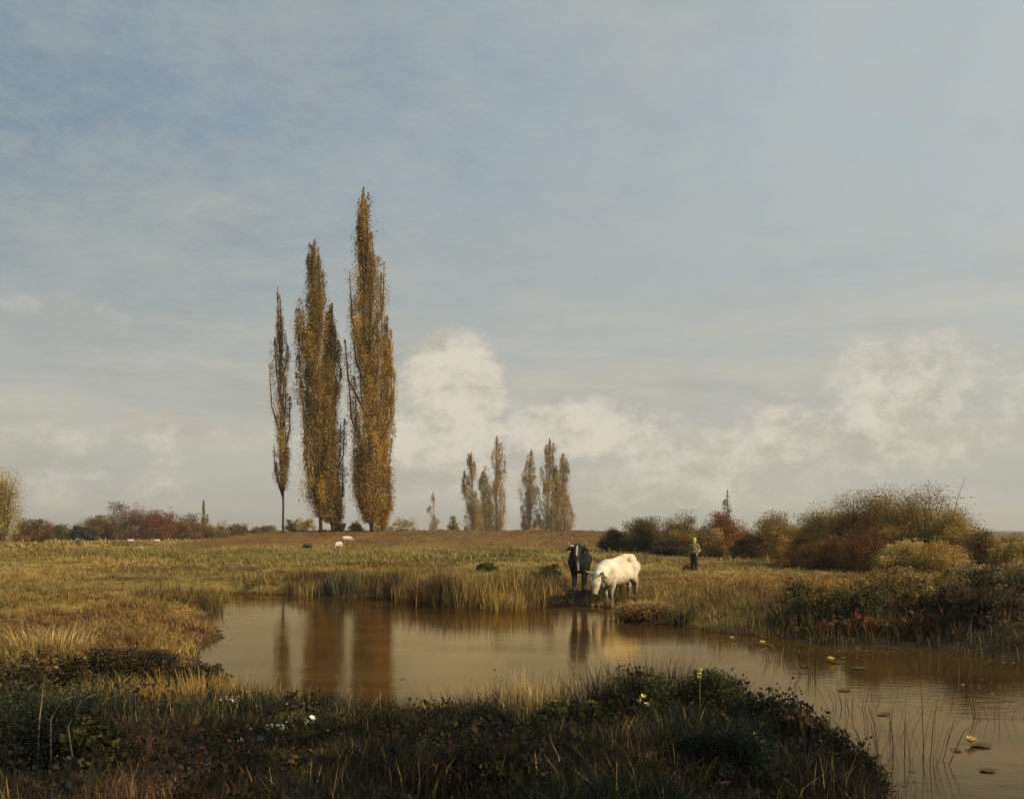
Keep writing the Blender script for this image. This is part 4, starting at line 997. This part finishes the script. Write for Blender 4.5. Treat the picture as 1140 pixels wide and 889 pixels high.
def herder():
    px = 773; Y = 51.0; x = XY(px, Y); z0 = gz(x, Y)
    root = thing('person', 'herder standing in the pasture in a khaki jacket, dark trousers and yellow headscarf', 'person', (x, Y, z0), R(-118))   # faces local +X
    legs = []; hands = []
    skin = [('e', (0, 0, 1.48), (.098, .078, .118)), ('e', (.03, 0, 1.43), (.07, .06, .07)), ('c', [(-.01, 0, 1.26), (.0, 0, 1.42)], [.06, .055]), ('c', [(.09, 0, 1.49), (.112, 0, 1.455)], [.012, .018]),
            ('e', (0, .078, 1.47), (.02, .012, .03)), ('e', (0, -.078, 1.47), (.02, .012, .03)), ('e', (.088, 0, 1.415), (.015, .026, .009)),
            ('e', (-.0, 0, 1.12), (.105, .165, .20)), ('e', (0, 0, .92), (.11, .155, .13))]
    for s in (1, -1):
        el_ = (-.05, s * .245, 1.01) if s > 0 else (-.01, s * .215, 1.0); wr = (.17, s * .20, .93) if s > 0 else (.06, s * .20, .79)
        skin.append(('c', [(0, s * .175, 1.25), el_, wr], [.058, .045, .032]))
        fx = .10 if s > 0 else -.03
        skin.append(('c', [(0, s * .085, .90), (.03 + fx * .7, s * .105, .48), (-.01 + fx, s * .12, .09)], [.085, .058, .042]))
        skin.append(('c', [(-.02 + fx, s * .12, .05), (.13 + fx, s * .15, .035)], [.045, .035]))
        pm = Vector((wr[0] + .015, wr[1] - s * .002, wr[2] - .06)); skin.append(('e', pm, (.034, .018, .045)))
        for k, (o, L) in enumerate(((-.026, .062), (-.009, .075), (.009, .072), (.026, .055))):
            skin.append(('c', [pm + Vector((o, 0, -.03)), pm + Vector((o + .006, -s * .005, -.03 - L * .5)), pm + Vector((o + .018, -s * .014, -.03 - L))], [.011, .0095, .008]))
        skin.append(('c', [pm + Vector((.025, -s * .005, .015)), pm + Vector((.05, -s * .012, -.012)), pm + Vector((.055, -s * .018, -.042))], [.012, .011, .009]))
    me = blob(skin, .0075, 3); me.materials.append(noise_mat('skin', (.38, .22, .14), (.46, .28, .19), 8, .6, .05)); o = bpy.data.objects.new('body', me); COL.objects.link(o); o.parent = root
    def cloth(nm, parts, m, vox=.014):
        me = blob(parts, vox, 5); me.materials.append(m); q = bpy.data.objects.new(nm, me); COL.objects.link(q); q.parent = root
    J = [('e', (0, 0, 1.12), (.135, .195, .22)), ('e', (0, 0, .93), (.15, .20, .16)), ('c', [(0, .12, 1.27), (0, -.12, 1.27)], [.085, .085])]
    for s in (1, -1): J.append(('c', [(0, s * .175, 1.25), (-.05, s * .245, 1.01) if s > 0 else (-.01, s * .218, 1.0), (.15, s * .205, .94) if s > 0 else (.05, s * .205, .81)], [.078, .066, .054]))
    cloth('jacket', J, noise_mat('khaki_cloth', (.125, .10, .05), (.21, .175, .095), 9, .9, .4))
    T = [('e', (0, 0, .86), (.135, .175, .12))]
    for s in (1, -1): fx = .10 if s > 0 else -.03; T.append(('c', [(0, s * .088, .86), (.03 + fx * .7, s * .105, .48), (-.01 + fx, s * .12, .12)], [.11, .088, .075]))
    cloth('trousers', T, noise_mat('dark_cloth', (.012, .013, .016), (.03, .03, .035), 9, .9, .4))
    for s, fx in ((1, .10), (-1, -.03)): cloth('boot', [('c', [(-.01 + fx, s * .12, .16), (-.02 + fx, s * .12, .06)], [.06, .058]), ('c', [(-.03 + fx, s * .12, .05), (.13 + fx, s * .15, .042)], [.055, .045])], M_HOOF)
    cloth('headscarf', [('e', (-.03, 0, 1.51), (.095, .092, .115)), ('e', (-.02, 0, 1.56), (.10, .088, .075)), ('c', [(-.06, 0, 1.42), (-.10, 0, 1.28)], [.06, .03])], noise_mat('yellow_scarf', (.38, .28, .08), (.48, .38, .14), 12, .9, .2))
    for s in (1, -1):
        bm = bmesh.new(); bmesh.ops.create_icosphere(bm, subdivisions=2, radius=.012); m2 = bpy.data.meshes.new('eye'); bm.to_mesh(m2); bm.free(); link('eye', m2, M_EYE, root, (.088, s * .032, 1.483))
herder()
bush('bush', 'small rust-red weed bush beside the herder\'s legs', 765, 626, 51.6, 14, 341, ('rust', 'russet'), leaf=.06, n_cl=20, per=40)

# unseen willows added behind the viewer to cast shade over the near bank
broad_tree('shade_willow', 'wide old unseen willow added to shade the near bank, nearest the water', 11.2, .2, 10.5, 4.6, 501, ('olive', 'bronze', 'green'), n_cl=190, per=60)
broad_tree('shade_willow', 'leaning unseen willow added to shade the near bank, at the end of the pair', 7.0, -4.5, 9.0, 3.8, 503, ('olive', 'green'), n_cl=150, per=60)

# ------------------------------------------------------------------ sun, sky, camera
SUN = Vector((.70, -.50, .50)).normalized()
el = math.asin(SUN.z); az = math.atan2(SUN.x, SUN.y)
sl = bpy.data.lights.new('sun', 'SUN'); sl.energy = 5.0; sl.angle = R(.6); sl.color = (1, .80, .51)
so = bpy.data.objects.new('sun', sl); COL.objects.link(so); so.rotation_euler = SUN.to_track_quat('Z', 'Y').to_euler(); so.location = (40, -20, 40)
W = bpy.data.worlds.new('World'); SC.world = W; W.use_nodes = True
nt = W.node_tree; N = nt.nodes; Lk = nt.links
bg = N['Background']; bg.inputs['Strength'].default_value = .1
sky = N.new('ShaderNodeTexSky'); sky.sky_type = 'NISHITA'; sky.sun_disc = False; sky.sun_elevation = el; sky.sun_rotation = az; sky.dust_density = 2.5; sky.air_density = 1.0; sky.ozone_density = 1.2
tc = N.new('ShaderNodeTexCoord'); sp = N.new('ShaderNodeSeparateXYZ'); Lk.new(tc.outputs['Generated'], sp.inputs[0])
def math_(op, a, b=None, c=None):
    m = N.new('ShaderNodeMath'); m.operation = op
    for i, v in enumerate((a, b, c)):
        if v is None: continue
        if isinstance(v, (int, float)): m.inputs[i].default_value = v
        else: Lk.new(v, m.inputs[i])
    return m.outputs[0]
def mapr(v, a, b, c=0., d=1.):
    m = N.new('ShaderNodeMapRange'); m.interpolation_type = 'SMOOTHSTEP'; Lk.new(v, m.inputs[0])
    for i, q in enumerate((a, b, c, d)): m.inputs[1 + i].default_value = q
    return m.outputs[0]
def mixc(f, a, b):
    m = N.new('ShaderNodeMix'); m.data_type = 'RGBA'
    if isinstance(f, (int, float)): m.inputs[0].default_value = f
    else: Lk.new(f, m.inputs[0])
    for i, v in ((6, a), (7, b)):
        if isinstance(v, tuple): m.inputs[i].default_value = (*v, 1)
        else: Lk.new(v, m.inputs[i])
    return m.outputs[2]
zc = math_('MAXIMUM', sp.outputs[2], 0.0)
den = math_('ADD', zc, .16)
cv = N.new('ShaderNodeCombineXYZ'); Lk.new(math_('DIVIDE', sp.outputs[0], den), cv.inputs[0]); Lk.new(math_('DIVIDE', sp.outputs[1], den), cv.inputs[1])
def noise(vec, s, det, rough=.55, off=0.0):
    n = N.new('ShaderNodeTexNoise'); n.inputs['Scale'].default_value = s; n.inputs['Detail'].default_value = det; n.inputs['Roughness'].default_value = rough
    mp = N.new('ShaderNodeMapping'); mp.inputs['Location'].default_value = (off, off * .7, off * .3); Lk.new(vec, mp.inputs[0]); Lk.new(mp.outputs[0], n.inputs['Vector'])
    return n.outputs[0]
S = 10.0      # colours below are the radiance seen, divided by the background strength
v = lambda r, g, b: (r * S, g * S, b * S)      # noqa
# thin veil over the whole sky: blue away from the sun, pale towards it, warm at the horizon
side_ = mapr(math_('ADD', sp.outputs[0], math_('MULTIPLY', noise(tc.outputs['Generated'], 2.6, 6, .6, 30.0), .5)), -.25, .80)
top = mixc(side_, v(.165, .245, .305), v(.44, .50, .52))
veil = mixc(mapr(sp.outputs[2], .02, .33), v(.47, .455, .385), top)
base = mixc(.93, sky.outputs[0], veil)
c1 = mapr(noise(cv.outputs[0], 1.1, 8, .62, 3.1), .42, .70)
base = mixc(math_('MULTIPLY', c1, .38), base, v(.40, .425, .41))
c2 = mapr(noise(cv.outputs[0], 2.3, 8, .65, 9.4), .50, .72)
base = mixc(math_('MULTIPLY', c2, .30), base, v(.27, .315, .33))
# small-scale mottle of thin cloud
gr = mapr(noise(cv.outputs[0], 7.0, 10, .78, 21.0), .34, .66)
base = mixc(math_('MULTIPLY', gr, .30), base, v(.46, .45, .40))
# long low streaks of warm and grey cloud
st_ = N.new('ShaderNodeMapping'); st_.inputs['Scale'].default_value = (2.2, 2.2, 16); Lk.new(tc.outputs['Generated'], st_.inputs[0])
lowb = math_('MULTIPLY', mapr(sp.outputs[2], .30, .06), mapr(sp.outputs[2], .0, .02))
s1 = mapr(noise(st_.outputs[0], 2.0, 9, .62, 2.2), .44, .66); s2 = mapr(noise(st_.outputs[0], 2.6, 9, .62, 14.2), .50, .70)
base = mixc(math_('MULTIPLY', math_('MULTIPLY', s1, lowb), .55), base, v(.57, .52, .41))
base = mixc(math_('MULTIPLY', math_('MULTIPLY', s2, lowb), .40), base, v(.34, .335, .29))
# heaped cream clouds in the lower sky
dm = N.new('ShaderNodeMapping'); dm.inputs['Scale'].default_value = (1, 1, 1.5); Lk.new(tc.outputs['Generated'], dm.inputs[0])
puff = noise(dm.outputs[0], 11.0, 10, .66, 1.7); fine = noise(dm.outputs[0], 26.0, 8, .7, 4.4)
def heap(px, py, rx, ry, gain):
    dx, dz = (px - CX) / F, (HY - py) / F; n = math.sqrt(1 + dx * dx + dz * dz)
    a = math_('MULTIPLY', math_('SUBTRACT', sp.outputs[0], dx / n), F / rx); b = math_('MULTIPLY', math_('SUBTRACT', sp.outputs[2], dz / n), F / ry)
    r2 = math_('ADD', math_('MULTIPLY', a, a), math_('MULTIPLY', b, b))
    return math_('MULTIPLY', mapr(r2, 1.6, 0.0), gain)
cl = None
for h_ in ((505, 432, 66, 66, 1.1), (480, 490, 110, 50, .9), (650, 478, 110, 42, .95), (600, 540, 200, 45, .55), (860, 495, 260, 55, .62), (1040, 440, 170, 80, .55), (780, 548, 240, 32, .6), (120, 370, 190, 60, .22), (200, 495, 210, 30, .55), (90, 540, 150, 30, .6), (250, 232, 60, 16, .3), (500, 236, 70, 10, .4)):
    q = heap(*h_); cl = q if cl is None else math_('MAXIMUM', cl, q)
front = mapr(sp.outputs[1], .0, .2)
wild = math_('MULTIPLY', math_('MULTIPLY', mapr(noise(dm.outputs[0], 2.6, 3, .5, 5.0), .5, .7), mapr(sp.outputs[2], .0, .05)), math_('MULTIPLY', mapr(sp.outputs[2], .26, .08), .7))
cl = math_('MAXIMUM', math_('MULTIPLY', cl, front), math_('MULTIPLY', wild, math_('SUBTRACT', 1.0, front)))
c3 = mapr(math_('ADD', cl, math_('MULTIPLY', math_('SUBTRACT', math_('ADD', math_('MULTIPLY', puff, .7), math_('MULTIPLY', fine, .3)), .5), 2.0)), .16, .95)
c3 = math_('MULTIPLY', c3, mapr(cl, .0, .25))
tone = mixc(mapr(math_('ADD', fine, math_('MULTIPLY', c3, .22)), .42, .80), v(.40, .385, .32), v(.66, .61, .50))
base = mixc(math_('MULTIPLY', c3, .92), base, tone)
Lk.new(base, bg.inputs['Color'])

def haze():
    bm = bmesh.new(); bmesh.ops.create_cube(bm, size=1)
    bmesh.ops.transform(bm, matrix=Matrix.Translation((0, 2600, 20)) @ Matrix.Diagonal((11000, 7200, 52, 1)), verts=bm.verts)
    me = bpy.data.meshes.new('haze'); bm.to_mesh(me); bm.free()
    m = bpy.data.materials.new('haze'); m.use_nodes = True; n = m.node_tree.nodes; n.remove(n['Principled BSDF'])
    p = n.new('ShaderNodeVolumePrincipled'); p.inputs['Color'].default_value = (.86, .86, .84, 1); p.inputs['Density'].default_value = .00035; p.inputs['Anisotropy'].default_value = .2
    m.node_tree.links.new(p.outputs[0], n['Material Output'].inputs['Volume'])
    o = link('haze', me, m); o['kind'] = 'stuff'; o['label'] = 'thin autumn haze lying over the far meadow'; o['category'] = 'haze'
haze()
cam = bpy.data.cameras.new('camera'); co = bpy.data.objects.new('camera', cam); COL.objects.link(co)
cam.sensor_width = 36; cam.lens = F / 1140 * 36; cam.shift_y = (HY - 444.5) / 1140
cam.clip_start = .1; cam.clip_end = 20000
co.location = (0, 0, EYE); co.rotation_euler = (R(90), 0, 0); SC.camera = co
SC.render.engine = 'CYCLES'
vs = SC.view_settings; SC.display_settings.display_device = 'sRGB'; vs.view_transform = 'Standard'; vs.look = 'None'; vs.exposure = .15; vs.gamma = 1; vs.use_curve_mapping = False
SC.cycles.use_denoising = True
SC.cycles.max_bounces = 6; SC.cycles.diffuse_bounces = 3; SC.cycles.transmission_bounces = 3; SC.cycles.transparent_max_bounces = 4
